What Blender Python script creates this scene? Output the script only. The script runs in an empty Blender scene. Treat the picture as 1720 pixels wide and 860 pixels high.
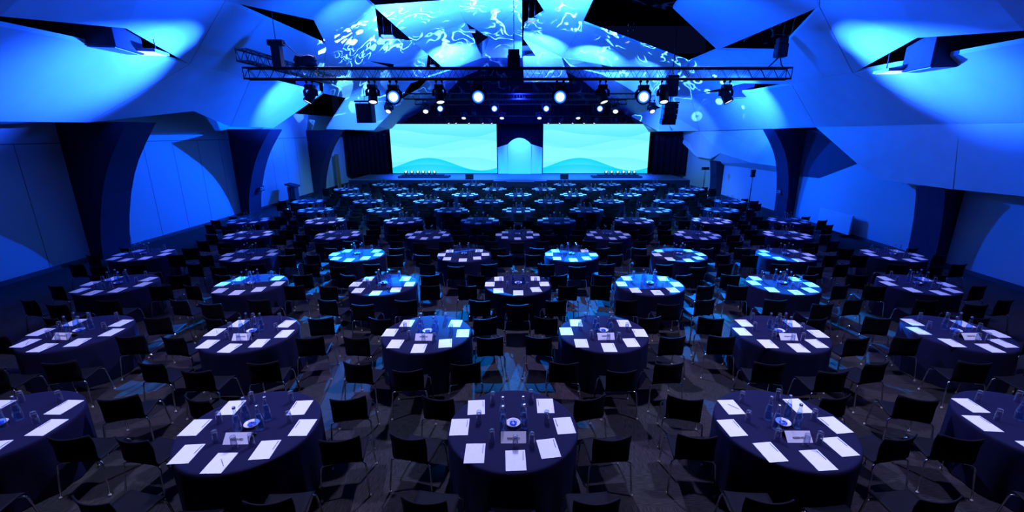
import bpy, bmesh, math, random
from mathutils import Vector, Matrix, Euler
random.seed(7)
PI = math.pi
sc = bpy.context.scene
COL = sc.collection
R = math.radians

# ------------------------------------------------------------------ camera
FPX, CPX, CPY, HOR = 740.0, 874.0, 430.0, 223.5
PITCH = math.atan((CPY - HOR) / FPX)
CAM = Vector((0.07, 0.0, 4.02))
cd = bpy.data.cameras.new('camera')
cd.sensor_fit = 'HORIZONTAL'; cd.sensor_width = 36.0
cd.lens = FPX / 1720 * 36.0
cd.shift_x = -(CPX - 860) / 1720
cd.clip_end = 200
cam = bpy.data.objects.new('camera', cd); COL.objects.link(cam)
cam.location = CAM; cam.rotation_euler = (PI / 2 - PITCH, 0, 0)
sc.camera = cam

def ray(px, py):
    c, s = math.cos(PITCH), math.sin(PITCH)
    r, u = (px - CPX) / FPX, (CPY - py) / FPX
    return Vector((r, c + u * s, -s + u * c))
def at_y(px, py, Y):
    d = ray(px, py); return CAM + d * (Y / d.y)
def at_x(px, py, X):
    d = ray(px, py); return CAM + d * ((X - CAM.x) / d.x)
def proj(p):
    c, s = math.cos(PITCH), math.sin(PITCH)
    x, y, z = p[0] - CAM.x, p[1], p[2] - CAM.z
    fw, up = y * c - z * s, y * s + z * c
    if fw < 0.05: return (-9999, -9999)
    return (CPX + FPX * x / fw, CPY - FPX * up / fw)
VP = [(0, 9.7), (2.9, 9.45), (5.4, 8.85), (8.3, 7.7), (10.6, 6.1), (11.6, 5.15), (12.5, 4.35), (14.5, 2.6)]
def vault(x):                                   # height of the folded ceiling at a distance x from the hall's middle line
    x = abs(x)
    for (a, za), (b, zb) in zip(VP, VP[1:]):
        if x <= b: return za + (zb - za) * (x - a) / (b - a)
    return VP[-1][1]
def on_vault(px, py):
    d = ray(px, py); lo, hi = 3.0, 60.0
    for _ in range(60):
        m = (lo + hi) / 2; p = CAM + d * m
        if p.z < vault(p.x): lo = m
        else: hi = m
    return CAM + d * lo

# ------------------------------------------------------------------ materials
def mat(name, col, rough=0.6, metal=0.0, spec=None, emit=None, estr=0.0):
    m = bpy.data.materials.new(name); m.use_nodes = True
    b = m.node_tree.nodes['Principled BSDF']
    b.inputs['Base Color'].default_value = (*col, 1)
    b.inputs['Roughness'].default_value = rough
    b.inputs['Metallic'].default_value = metal
    if spec is not None: b.inputs['Specular IOR Level'].default_value = spec
    if emit: 
        b.inputs['Emission Color'].default_value = (*emit, 1); b.inputs['Emission Strength'].default_value = estr
    return m
def N(m, t, **kw):
    n = m.node_tree.nodes.new(t)
    for k, v in kw.items(): setattr(n, k, v)
    return n
def L(m, a, b): m.node_tree.links.new(a, b)
def noisy(m, scale=8.0, amount=0.25, stretch=(1, 1, 1), bump=0.0, detail=4):
    """break a flat base colour up with noise, and optionally bump it"""
    b = m.node_tree.nodes['Principled BSDF']; base = tuple(b.inputs['Base Color'].default_value)
    tc = N(m, 'ShaderNodeTexCoord'); mp = N(m, 'ShaderNodeMapping'); mp.inputs['Scale'].default_value = stretch
    nz = N(m, 'ShaderNodeTexNoise'); nz.inputs['Scale'].default_value = scale; nz.inputs['Detail'].default_value = detail
    mr = N(m, 'ShaderNodeMapRange'); mr.inputs['To Min'].default_value = 1 - amount; mr.inputs['To Max'].default_value = 1 + amount
    mr.inputs['From Min'].default_value = 0.25; mr.inputs['From Max'].default_value = 0.75
    mx = N(m, 'ShaderNodeMix', data_type='RGBA', blend_type='MULTIPLY'); mx.inputs[0].default_value = 1
    mx.inputs[6].default_value = base
    L(m, tc.outputs['Object'], mp.inputs[0]); L(m, mp.outputs[0], nz.inputs['Vector']); L(m, nz.outputs[0], mr.inputs[0])
    L(m, mr.outputs[0], mx.inputs[7]); L(m, mx.outputs[2], b.inputs['Base Color'])
    if bump:
        bp = N(m, 'ShaderNodeBump'); bp.inputs['Strength'].default_value = bump; bp.inputs['Distance'].default_value = 0.01
        L(m, nz.outputs[0], bp.inputs['Height']); L(m, bp.outputs[0], b.inputs['Normal'])
    return m
M = {}
M['plaster'] = noisy(mat('ceiling_plaster', (0.78, 0.78, 0.78), 0.75), 1.5, 0.05)
M['wallpaint'] = mat('wall_panel_paint', (0.5, 0.5, 0.52), 0.6)
M['fascia'] = noisy(mat('fascia_paint', (0.62, 0.62, 0.63), 0.7), 2, 0.05)
M['rib'] = noisy(mat('rib_paint', (0.022, 0.018, 0.04), 0.8, spec=0.15), 4, 0.15)
M['recess_shade'] = noisy(mat('recess_shade_paint', (0.05, 0.05, 0.075), 0.8, spec=0.1), 3, 0.1)  # near-black colour that stands in for shade on the right wall
M['void'] = noisy(mat('void_black', (0.006, 0.006, 0.012), 0.9, spec=0.1), 3, 0.2)
M['stageceil'] = noisy(mat('stage_ceiling_paint', (0.26, 0.26, 0.30), 0.8), 2, 0.1)
M['drape'] = noisy(mat('drape_wool', (0.012, 0.012, 0.03), 0.95, spec=0.1), 60, 0.3, (1, 1, 0.1))
M['cloth'] = noisy(mat('navy_tablecloth', (0.0085, 0.0088, 0.034), 0.85, spec=0.12), 90, 0.15, bump=0.1)
M['chair'] = noisy(mat('black_upholstery', (0.0028, 0.0028, 0.0055), 0.75, spec=0.15), 200, 0.3, bump=0.15)
M['chrome'] = noisy(mat('chrome', (0.75, 0.75, 0.78), 0.18, 1.0), 6, 0.05)
M['glide'] = noisy(mat('chair_glide', (0.5, 0.46, 0.38), 0.5), 20, 0.1)
M['paper'] = noisy(mat('paper', (0.82, 0.82, 0.84), 0.7, spec=0.2), 40, 0.03)
M['card'] = noisy(mat('sign_card', (0.82, 0.80, 0.82), 0.6), 40, 0.03)
M['ink'] = noisy(mat('ink', (0.012, 0.012, 0.014), 0.5), 40, 0.1)
M['penbody'] = noisy(mat('pen_body', (0.16, 0.16, 0.2), 0.35), 40, 0.1)
M['china'] = noisy(mat('china', (0.8, 0.8, 0.82), 0.25), 10, 0.03)
M['sweet'] = noisy(mat('sweet_wrapper', (0.02, 0.10, 0.75), 0.3), 60, 0.3)
M['capmetal'] = noisy(mat('bottle_cap', (0.62, 0.64, 0.7), 0.3, 1.0), 30, 0.1)
M['black'] = noisy(mat('black_metal', (0.008, 0.008, 0.011), 0.6, spec=0.12), 10, 0.2)
M['truss'] = noisy(mat('truss_black', (0.006, 0.006, 0.009), 0.6, spec=0.1), 12, 0.2)
M['alu'] = noisy(mat('truss_aluminium', (0.06, 0.06, 0.08), 0.45, 0.7), 12, 0.15)
M['stage'] = noisy(mat('stage_deck', (0.09, 0.09, 0.13), 0.5, spec=0.2), 6, 0.12)
M['scenic'] = noisy(mat('scenic_flat_paint', (0.75, 0.78, 0.8), 0.7), 2, 0.03)
M['duct'] = noisy(mat('duct_grey', (0.05, 0.05, 0.08), 0.7, spec=0.2), 6, 0.1)
M['fixture'] = noisy(mat('fixture_white', (0.6, 0.62, 0.66), 0.4), 8, 0.05)
M['wood'] = noisy(mat('door_wood', (0.30, 0.13, 0.05), 0.5), 4, 0.3, (8, 8, 0.6))
M['whiteboard'] = noisy(mat('white_laminate', (0.62, 0.62, 0.64), 0.5), 4, 0.03)
M['skirting'] = noisy(mat('skirting_dark', (0.02, 0.02, 0.03), 0.6), 8, 0.1)

def emitmat(name, col, s):
    m = bpy.data.materials.new(name); m.use_nodes = True
    nt = m.node_tree; nt.nodes.clear()
    o = N(m, 'ShaderNodeOutputMaterial'); e = N(m, 'ShaderNodeEmission')
    lw = N(m, 'ShaderNodeLayerWeight'); lw.inputs[0].default_value = 0.4
    mr = N(m, 'ShaderNodeMapRange'); mr.inputs['To Min'].default_value = s; mr.inputs['To Max'].default_value = s * 0.6
    L(m, lw.outputs['Facing'], mr.inputs[0]); L(m, mr.outputs[0], e.inputs[1])
    e.inputs[0].default_value = (*col, 1); L(m, e.outputs[0], o.inputs[0])
    return m
def halo_lensmat(name, r):
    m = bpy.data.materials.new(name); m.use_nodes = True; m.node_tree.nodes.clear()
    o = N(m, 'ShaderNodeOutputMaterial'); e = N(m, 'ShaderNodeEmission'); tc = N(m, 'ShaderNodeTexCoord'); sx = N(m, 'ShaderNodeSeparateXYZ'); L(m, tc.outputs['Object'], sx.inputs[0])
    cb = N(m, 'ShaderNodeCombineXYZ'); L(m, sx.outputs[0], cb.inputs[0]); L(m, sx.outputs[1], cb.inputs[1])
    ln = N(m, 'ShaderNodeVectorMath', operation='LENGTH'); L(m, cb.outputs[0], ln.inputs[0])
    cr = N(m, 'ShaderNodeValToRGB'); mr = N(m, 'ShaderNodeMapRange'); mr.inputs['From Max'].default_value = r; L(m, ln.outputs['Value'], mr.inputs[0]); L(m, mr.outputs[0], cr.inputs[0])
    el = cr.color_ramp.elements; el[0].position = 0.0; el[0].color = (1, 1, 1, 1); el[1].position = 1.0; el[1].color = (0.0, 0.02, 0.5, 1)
    for q, c in ((0.62, (0.8, 0.95, 1, 1)), (0.74, (0.03, 0.22, 0.85, 1))): n_ = el.new(q); n_.color = c  # blue outer rim paints the lamp's glow halo onto the lens
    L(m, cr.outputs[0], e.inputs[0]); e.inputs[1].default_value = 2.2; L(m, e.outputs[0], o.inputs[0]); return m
M['lens_blue'] = halo_lensmat('lit_lens_blue_halo', 0.205); M['lens_wash'] = halo_lensmat('lit_lens_wash_halo', 0.21)
M['lens_white'] = emitmat('lit_lens_white', (0.75, 0.82, 1.0), 1.6)
M['lens_dim'] = emitmat('lit_lens_dim', (0.35, 0.5, 1.0), 1.5)
M['panel_light'] = emitmat('lit_panel', (0.55, 0.8, 1.0), 2.2)

def clear_glass(name, tint, gloss_col=(1, 1, 1), k=0.35):
    m = bpy.data.materials.new(name); m.use_nodes = True; nt = m.node_tree; nt.nodes.clear()
    o = N(m, 'ShaderNodeOutputMaterial'); t = N(m, 'ShaderNodeBsdfTransparent'); g = N(m, 'ShaderNodeBsdfGlossy')
    t.inputs[0].default_value = (*tint, 1); g.inputs[0].default_value = (*gloss_col, 1); g.inputs['Roughness'].default_value = 0.08
    d = N(m, 'ShaderNodeBsdfDiffuse'); d.inputs[0].default_value = (0.8, 0.8, 0.85, 1)
    mg = N(m, 'ShaderNodeMixShader'); mg.inputs[0].default_value = 0.22
    L(m, g.outputs[0], mg.inputs[1]); L(m, d.outputs[0], mg.inputs[2])
    lw = N(m, 'ShaderNodeLayerWeight'); lw.inputs[0].default_value = k
    pw = N(m, 'ShaderNodeMath', operation='POWER'); pw.inputs[1].default_value = 2.0
    ad = N(m, 'ShaderNodeMath', operation='ADD'); ad.inputs[1].default_value = 0.035
    mx = N(m, 'ShaderNodeMixShader')
    L(m, lw.outputs['Facing'], pw.inputs[0]); L(m, pw.outputs[0], ad.inputs[0]); L(m, ad.outputs[0], mx.inputs[0])
    L(m, t.outputs[0], mx.inputs[1]); L(m, mg.outputs[0], mx.inputs[2]); L(m, mx.outputs[0], o.inputs[0])
    return m
M['glass'] = clear_glass('tumbler_glass', (0.86, 0.88, 0.95))
M['bottle'] = clear_glass('bottle_glass', (0.80, 0.88, 0.97))
M['water'] = clear_glass('bottled_water', (0.60, 0.78, 0.98), k=0.2)

# carpet: short woven streaks in planks whose direction alternates
def carpet():
    m = mat('woven_carpet', (0.1, 0.09, 0.08), 0.95, spec=0.05)
    b = m.node_tree.nodes['Principled BSDF']
    tc = N(m, 'ShaderNodeTexCoord')
    def streak(stretch):
        mp = N(m, 'ShaderNodeMapping'); mp.inputs['Scale'].default_value = stretch
        nz = N(m, 'ShaderNodeTexNoise'); nz.inputs['Scale'].default_value = 1.0; nz.inputs['Detail'].default_value = 3
        L(m, tc.outputs['Object'], mp.inputs[0]); L(m, mp.outputs[0], nz.inputs['Vector']); return nz.outputs[0]
    a, c = streak((9, 120, 1)), streak((120, 9, 1))
    ck = N(m, 'ShaderNodeTexBrick'); ck.inputs['Scale'].default_value = 1.0
    ck.inputs['Brick Width'].default_value = 1.0; ck.inputs['Row Height'].default_value = 0.5; ck.inputs['Mortar Size'].default_value = 0
    ck.inputs['Color1'].default_value = (0, 0, 0, 1); ck.inputs['Color2'].default_value = (1, 1, 1, 1)
    L(m, tc.outputs['Object'], ck.inputs['Vector'])
    st = N(m, 'ShaderNodeMath', operation='GREATER_THAN'); st.inputs[1].default_value = 0.5
    L(m, ck.outputs['Color'], st.inputs[0])
    mx = N(m, 'ShaderNodeMix'); L(m, st.outputs[0], mx.inputs[0]); L(m, a, mx.inputs[2]); L(m, c, mx.inputs[3])
    cr = N(m, 'ShaderNodeValToRGB'); e = cr.color_ramp.elements
    e[0].position = 0.30; e[0].color = (0.020, 0.0182, 0.0187, 1); e[1].position = 0.72; e[1].color = (0.066, 0.059, 0.056, 1)
    L(m, mx.outputs[0], cr.inputs[0])
    big = N(m, 'ShaderNodeTexNoise'); big.inputs['Scale'].default_value = 0.9; L(m, tc.outputs['Object'], big.inputs['Vector'])
    hs = N(m, 'ShaderNodeMix', data_type='RGBA', blend_type='MULTIPLY'); hs.inputs[0].default_value = 0.5
    L(m, cr.outputs[0], hs.inputs[6]); L(m, big.outputs['Color'], hs.inputs[7]); L(m, hs.outputs[2], b.inputs['Base Color'])
    bp = N(m, 'ShaderNodeBump'); bp.inputs['Strength'].default_value = 0.3; bp.inputs['Distance'].default_value = 0.004
    L(m, mx.outputs[0], bp.inputs['Height']); L(m, bp.outputs[0], b.inputs['Normal'])
    return m
M['carpet'] = carpet()
# folding wall panels: thin dark joints every 1.6 m and one level joint above the door leaves
def panelled():
    m = mat('folding_wall_panels', (0.5, 0.5, 0.53), 0.6)
    b = m.node_tree.nodes['Principled BSDF']; tc = N(m, 'ShaderNodeTexCoord'); sx = N(m, 'ShaderNodeSeparateXYZ')
    L(m, tc.outputs['Object'], sx.inputs[0])
    def line(sock, period, off, w):
        a = N(m, 'ShaderNodeMath', operation='ADD'); a.inputs[1].default_value = off; L(m, sock, a.inputs[0])
        d = N(m, 'ShaderNodeMath', operation='PINGPONG'); d.inputs[1].default_value = period / 2; L(m, a.outputs[0], d.inputs[0])
        l = N(m, 'ShaderNodeMath', operation='LESS_THAN'); l.inputs[1].default_value = w; L(m, d.outputs[0], l.inputs[0]); return l.outputs[0]
    v = line(sx.outputs['Y'], 1.45, 0.35, 0.012)
    h = line(sx.outputs['Z'], 20.0, -3.72, 0.014)
    lo = N(m, 'ShaderNodeMath', operation='LESS_THAN'); lo.inputs[1].default_value = 3.72; L(m, sx.outputs['Z'], lo.inputs[0])
    vm = N(m, 'ShaderNodeMath', operation='MULTIPLY'); L(m, v, vm.inputs[0]); L(m, lo.outputs[0], vm.inputs[1])
    mxx = N(m, 'ShaderNodeMath', operation='MAXIMUM'); L(m, vm.outputs[0], mxx.inputs[0]); L(m, h, mxx.inputs[1])
    mx = N(m, 'ShaderNodeMix', data_type='RGBA'); mx.inputs[6].default_value = (0.5, 0.5, 0.53, 1); mx.inputs[7].default_value = (0.08, 0.08, 0.1, 1)
    L(m, mxx.outputs[0], mx.inputs[0]); L(m, mx.outputs[2], b.inputs['Base Color'])
    return m
M['panels'] = panelled()
# screen picture: pale aqua with translucent waves
def screen_mat():
    m = bpy.data.materials.new('led_screen_picture'); m.use_nodes = True; m.node_tree.nodes.clear()
    o = N(m, 'ShaderNodeOutputMaterial'); em = N(m, 'ShaderNodeEmission')
    tc = N(m, 'ShaderNodeTexCoord'); sx = N(m, 'ShaderNodeSeparateXYZ'); L(m, tc.outputs['Object'], sx.inputs[0])
    def mth(op, a, b=None, c=None):
        n = N(m, 'ShaderNodeMath', operation=op)
        for i, v in enumerate((a, b, c)):
            if v is None: continue
            if isinstance(v, (int, float)): n.inputs[i].default_value = v
            else: L(m, v, n.inputs[i])
        return n.outputs[0]
    u = mth('DIVIDE', sx.outputs['X'], 8.40); v = mth('DIVIDE', sx.outputs['Z'], 3.80)    # 0..1 both, origin at the lower corner
    cur = None
    def wave(c0, amp, freq, ph, sign, fall, strength, col, amp2=0.0):
        nonlocal cur
        s = mth('MULTIPLY', mth('SINE', mth('MULTIPLY_ADD', u, freq, ph)), amp)
        s2 = mth('MULTIPLY', mth('SINE', mth('MULTIPLY_ADD', u, freq * 1.7, ph + 1.0)), amp2)
        h = mth('ADD', mth('ADD', s, s2), c0)
        d = mth('SUBTRACT', h, v) if sign > 0 else mth('SUBTRACT', v, h)       # inside when positive
        inside = N(m, 'ShaderNodeMapRange'); inside.inputs['From Min'].default_value = 0; inside.inputs['From Max'].default_value = 0.012; L(m, d, inside.inputs[0])
        fade = N(m, 'ShaderNodeMapRange'); fade.inputs['From Min'].default_value = 0; fade.inputs['From Max'].default_value = fall
        fade.inputs['To Min'].default_value = strength; fade.inputs['To Max'].default_value = 0; L(m, d, fade.inputs[0])
        f = mth('MULTIPLY', inside.outputs[0], fade.outputs[0])
        mx = N(m, 'ShaderNodeMix', data_type='RGBA'); L(m, f, mx.inputs[0])
        if cur is None: mx.inputs[6].default_value = (0.26, 1.0, 1.0, 1)
        else: L(m, cur, mx.inputs[6])
        mx.inputs[7].default_value = (*col, 1); cur = mx.outputs[2]
    teal = (0.0, 0.72, 1.0); mid = (0.08, 0.88, 1.0)
    wave(0.55, 0.10, 5.0, 2.2, -1, 0.9, 0.22, mid)
    wave(0.80, 0.07, 6.5, 0.6, -1, 0.30, 0.38, teal, 0.03)
    wave(0.60, 0.09, 5.5, 3.4, -1, 0.35, 0.24, teal)
    wave(0.30, 0.06, 6.0, 4.4, 1, 0.30, 0.22, teal, 0.02)
    wave(0.195, 0.13, 6.3, -0.62, 1, 0.6, 1.0, teal)
    wave(0.12, 0.07, 5.2, -0.2, 1, 0.5, 0.7, (0.0, 0.66, 0.98))
    # brighter pool towards the middle height on one side
    L(m, cur, em.inputs[0]); em.inputs[1].default_value = 1.0
    L(m, em.outputs[0], o.inputs[0]); return m
M['screen'] = screen_mat()

# ------------------------------------------------------------------ mesh helpers
class MB:
    def __init__(s): s.bm = bmesh.new()
    def poly(s, pts, mi=0):
        f = s.bm.faces.new([s.bm.verts.new(p) for p in pts]); f.material_index = mi; return f
    def box(s, c, d, rot=None, mi=0, bev=0.0):
        hx, hy, hz = d[0] / 2, d[1] / 2, d[2] / 2
        mt = Matrix.Translation(c) @ (Euler(rot).to_matrix().to_4x4() if rot else Matrix.Identity(4))
        v = [s.bm.verts.new(mt @ Vector((x, y, z))) for x in (-hx, hx) for y in (-hy, hy) for z in (-hz, hz)]
        fs = [s.bm.faces.new([v[i] for i in q]) for q in ((0, 1, 3, 2), (4, 6, 7, 5), (0, 4, 5, 1), (2, 3, 7, 6), (0, 2, 6, 4), (1, 5, 7, 3))]
        for f in fs: f.material_index = mi
        if bev > 0:
            es = list({e for f in fs for e in f.edges})
            bmesh.ops.bevel(s.bm, geom=es, offset=bev, segments=2, affect='EDGES', profile=0.5)
        return s
    def tube(s, pts, r, seg=8, mi=0, caps=True, r2=None):
        pts = [Vector(p) for p in pts]; rings = []; up = None
        for i, p in enumerate(pts):
            t = (pts[min(i + 1, len(pts) - 1)] - pts[max(i - 1, 0)]).normalized()
            if up is None:
                up = Vector((0, 0, 1)) if abs(t.z) < 0.9 else Vector((1, 0, 0))
            a = t.cross(up).normalized(); up = a.cross(t).normalized()
            rr = r if r2 is None else r + (r2 - r) * i / (len(pts) - 1)
            rings.append([s.bm.verts.new(p + (a * math.cos(k * 2 * PI / seg) + up * math.sin(k * 2 * PI / seg)) * rr) for k in range(seg)])
        for A, B in zip(rings, rings[1:]):
            for k in range(seg):
                f = s.bm.faces.new((A[k], A[(k + 1) % seg], B[(k + 1) % seg], B[k])); f.material_index = mi; f.smooth = True
        if caps:
            f = s.bm.faces.new(rings[0][::-1]); f.material_index = mi
            f = s.bm.faces.new(rings[-1]); f.material_index = mi
        return s
    def lathe(s, prof, seg=20, mi=0, c=(0, 0, 0), mis=None, smooth=True):
        """profile of (radius, height); radius 0 closes to a point"""
        rings = []
        for r, z in prof:
            if r < 1e-6: rings.append([s.bm.verts.new((c[0], c[1], c[2] + z))])
            else: rings.append([s.bm.verts.new((c[0] + r * math.cos(k * 2 * PI / seg), c[1] + r * math.sin(k * 2 * PI / seg), c[2] + z)) for k in range(seg)])
        for i, (A, B) in enumerate(zip(rings, rings[1:])):
            for k in range(seg):
                k2 = (k + 1) % seg
                if len(A) == 1 and len(B) == 1: continue
                if len(A) == 1: f = s.bm.faces.new((A[0], B[k2], B[k]))
                elif len(B) == 1: f = s.bm.faces.new((A[k], A[k2], B[0]))
                else: f = s.bm.faces.new((A[k], A[k2], B[k2], B[k]))
                f.material_index = mis[i] if mis else mi; f.smooth = smooth
        return s
    def mesh(s, name, mats, fixn=True):
        if fixn: bmesh.ops.recalc_face_normals(s.bm, faces=s.bm.faces)
        me = bpy.data.meshes.new(name); s.bm.to_mesh(me); s.bm.free()
        for m in (mats if isinstance(mats, (list, tuple)) else [mats]): me.materials.append(M[m])
        return me
def put(name, me, parent=None, loc=None, rotz=0.0, rot=None):
    o = bpy.data.objects.new(name, me); COL.objects.link(o)
    if parent is not None: o.parent = parent
    if loc is not None: o.location = loc
    o.rotation_euler = rot if rot else (0, 0, rotz)
    return o
def tag(o, label, cat, group=None, kind=None):
    if label: o['label'] = label
    if cat: o['category'] = cat
    if group: o['group'] = group
    if kind: o['kind'] = kind
    return o
def thing(name, label, cat, loc=(0, 0, 0), rotz=0.0, group=None, rot=None):
    return tag(put(name, None, None, loc, rotz, rot), label, cat, group)
def structure(name, me, label=None):
    o = put(name, me); o['kind'] = 'structure'
    if label: o['label'] = label
    return o
def shell(m, thick, inward=False):
    bmesh.ops.recalc_face_normals(m.bm, faces=m.bm.faces)
    bmesh.ops.solidify(m.bm, geom=list(m.bm.faces), thickness=thick)
    return m
def beam(mb, a, b, w, h=None, mi=0):
    """square bar from a to b"""
    a, b = Vector(a), Vector(b); t = (b - a).normalized()
    up = Vector((0, 0, 1)) if abs(t.z) < 0.95 else Vector((0, 1, 0))
    x = t.cross(up).normalized(); y = x.cross(t).normalized(); h = h or w
    def ring(p): return [mb.bm.verts.new(p + x * sx * w / 2 + y * sy * h / 2) for sx, sy in ((-1, -1), (1, -1), (1, 1), (-1, 1))]
    A, B = ring(a), ring(b)
    for k in range(4): mb.bm.faces.new((A[k], A[(k + 1) % 4], B[(k + 1) % 4], B[k])).material_index = mi
    mb.bm.faces.new(A[::-1]).material_index = mi; mb.bm.faces.new(B).material_index = mi

# ================================================================== the setting
WL, WR = -14.1, 13.35
m = MB(); m.box((0, 18, -0.1), (34, 46, 0.2)); structure('floor', m.mesh('floor', 'carpet'))
m = MB(); m.box((WL - 0.15, 22, 2.6), (0.3, 34, 5.2)); structure('wall_left', m.mesh('wall_left', 'panels'))
m = MB(); m.box((WR + 0.15, 22, 2.6), (0.3, 34, 5.2)); structure('wall_right', m.mesh('wall_right', 'wallpaint'))
m = MB(); m.box((0, 38.8, 5.0), (30, 0.3, 10.4)); structure('wall_back', m.mesh('wall_back', 'void'))
m = MB(); m.box((0, 22, 12.6), (34, 36, 0.2)); structure('roof', m.mesh('roof', 'void'))
m = MB(); m.box((-16.2, 22, 8.7), (0.2, 36, 7.6)); structure('wall_upper_left', m.mesh('wall_upper', 'void'))
m = MB(); m.box((15.6, 22, 8.7), (0.2, 36, 7.6)); structure('wall_upper_right', m.mesh('wall_upper', 'void'))
m = MB(); m.box((WL + 0.03, 22, 0.06), (0.05, 33, 0.12)); structure('baseboard_left', m.mesh('baseboard', 'skirting'))
m = MB(); m.box((WR - 0.03, 22, 0.06), (0.05, 33, 0.12)); structure('baseboard_right', m.mesh('baseboard', 'skirting'))

def rib(name, side, y0, w, ztop):
    """curved pier that leans out of the side wall as it rises"""
    if side < 0: pts = [(0, -13.72), (0.7, -13.62), (1.3, -13.48), (2.08, -13.23), (2.7, -12.97), (3.2, -12.7), (3.7, -12.36), (4.2, -12.0), (4.8, -11.5)]
    else: pts = [(0, 12.98), (0.7, 12.97), (1.3, 12.93), (2.08, 12.82), (2.7, 12.66), (3.2, 12.45), (3.7, 12.15), (4.2, 11.8), (4.8, 11.3)]
    out = []
    for i in range(33):
        z = 4.8 * i / 32
        for (a, xa), (b, xb) in zip(pts, pts[1:]):
            if a <= z <= b + 1e-6: out.append((xa + (xb - xa) * (z - a) / (b - a), z)); break
    out = [q for q in out if q[1] <= ztop + 1e-6]
    wall = (WL if side < 0 else WR)
    prof = out + [(wall, out[-1][1]), (wall, 0)]
    m = MB(); A = [m.bm.verts.new((x, y0, z)) for x, z in prof]; B = [m.bm.verts.new((x, y0 + w, z)) for x, z in prof]
    n = len(prof)
    for k in range(n): m.bm.faces.new((A[k], A[(k + 1) % n], B[(k + 1) % n], B[k]))
    m.bm.faces.new(A[::-1]); m.bm.faces.new(B)
    structure(name, m.mesh('pillar', 'rib'))
for y in (5.9, 14.0, 22.15, 30.25): rib('pillar_left', -1, y, 1.1, 4.42 if y < 20 else 4.3)
rib('pillar_right', 1, 13.2, 1.0, 2.4); rib('pillar_right', 1, 21.2, 1.0, 4.3); rib('pillar_right', 1, 29.2, 1.0, 2.3)
rib('pillar_right', 1, 5.2, 1.0, 2.4)

# ---- folded ceiling: flat plaster panels between creases, black gaps where the roof void shows
V = {}
def P3(p):
    """(px, py) on the vault, or (px, py, Y) at a stated depth"""
    if p not in V: V[p] = at_y(*p) if len(p) == 3 else on_vault(*p)
    return V[p]
PANELS = [
 # left side, from the camera outwards
 [(-420, 200), (148, 206), (318, 108), (0, 43), (-420, -60)],
 [(-420, -110), (0, 28), (212, 48), (318, 108), (378, 2), (380, -330), (-420, -330)],
 [(148, 206), (325, 187), (387, 213), (421, 132), (318, 108)],
 [(318, 108), (378, 2), (548, 76), (542, 134), (437, 132), (421, 132)],
 [(387, 213), (460, 215), (543, 157), (437, 132), (421, 132)],
 [(378, 2), (527, 34), (548, 76), (630, 13), (615, 0), (600, -330), (380, -330)],
 [(548, 76), (630, 13), (637, 65), (696, 72), (600, 100), (542, 134)],
 [(600, 100), (696, 72), (719, 91), (716, 117), (661, 117, 28.5), (661, 108, 28.0)],
 [(542, 134), (600, 100), (661, 117, 28.5), (716, 117), (690, 140, 30.5), (582, 165), (543, 157)],
 [(582, 165), (690, 140, 30.5), (655, 191, 31.0), (628, 219, 30.6), (548, 217, 29.0)],
 # middle
 [(630, 13), (765, 3), (782, 38), (800, 80), (810, 97, 31.0), (759, 117, 31.0), (748, 117, 30.0), (719, 91), (696, 72)],
 [(878, 98, 31.3), (944, 98, 31.3), (956, 138, 34.0), (880, 138, 34.0)],
 [(716, 117), (748, 117, 30.0), (759, 117, 31.0), (690, 140, 30.5)],
 [(765, 3), (877, 3), (877, 97, 31.0), (810, 97, 31.0), (800, 80), (822, 64), (782, 38)],
 [(765, 3), (765, -330), (877, -330), (877, 3)],
 [(880, 41), (915, 20), (901, -2), (996, 0), (979, 38), (945, 97, 31.0), (902, 97, 31.0), (902, 88), (879, 65)],
 [(901, -2), (901, -330), (1010, -330), (996, 0)],
 [(879, 97, 31.0), (902, 88), (902, 97, 31.0)],
 # right side
 [(979, 38), (1157, 104), (1085, 122), (1035, 92), (995, 104), (945, 97, 31.0)],
 [(945, 97, 31.0), (995, 104), (1013, 115), (1035, 92), (1085, 122), (1010, 125, 31.0), (958, 112, 31.0)],
 [(1157, 104), (1112, 183, 30.5), (1041, 140, 31.0), (1010, 125, 31.0), (1085, 122)],
 [(1130, 14), (1205, 84), (1377, 12), (1380, -330), (1150, -330), (1140, 0)],
 [(1157, 104), (1205, 84), (1262, 86), (1306, 87), (1377, 12), (1433, 123), (1330, 142), (1250, 140), (1160, 160)],
 [(1157, 104), (1160, 160), (1112, 183, 30.5)],
 [(1433, 123), (1612, 208), (1371, 214), (1330, 142)],
 [(1330, 142), (1371, 214), (1303, 216), (1175, 220), (1160, 160), (1262, 154)],
 [(1160, 160), (1175, 220), (1106, 221, 31.0), (1061, 196, 31.2), (1112, 183, 30.5)],
 [(1433, 123), (1720, 71), (2120, -20), (2120, 200), (1612, 208)],
 [(1433, 123), (1377, 12), (1380, -330), (2120, -330), (2120, -75), (1720, 52), (1540, 64)],
]
m = MB()
for q in PANELS:
    pts = [P3(p) for p in q]; c = sum(pts, Vector()) / len(pts)
    pts = [p + (c - p).normalized() * 0.014 for p in pts]
    f = m.poly(pts)
bmesh.ops.triangulate(m.bm, faces=list(m.bm.faces), ngon_method='BEAUTY')
for f in m.bm.faces:
    f.normal_update()
    if f.normal.z > 0: f.normal_flip()
geo = bmesh.ops.extrude_face_region(m.bm, geom=list(m.bm.faces), use_keep_orig=True)
for v in [g for g in geo['geom'] if isinstance(g, bmesh.types.BMVert)]: v.co += Vector((0, 0.0, 0.10))
structure('ceiling', m.mesh('ceiling', 'plaster', fixn=True))

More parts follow.
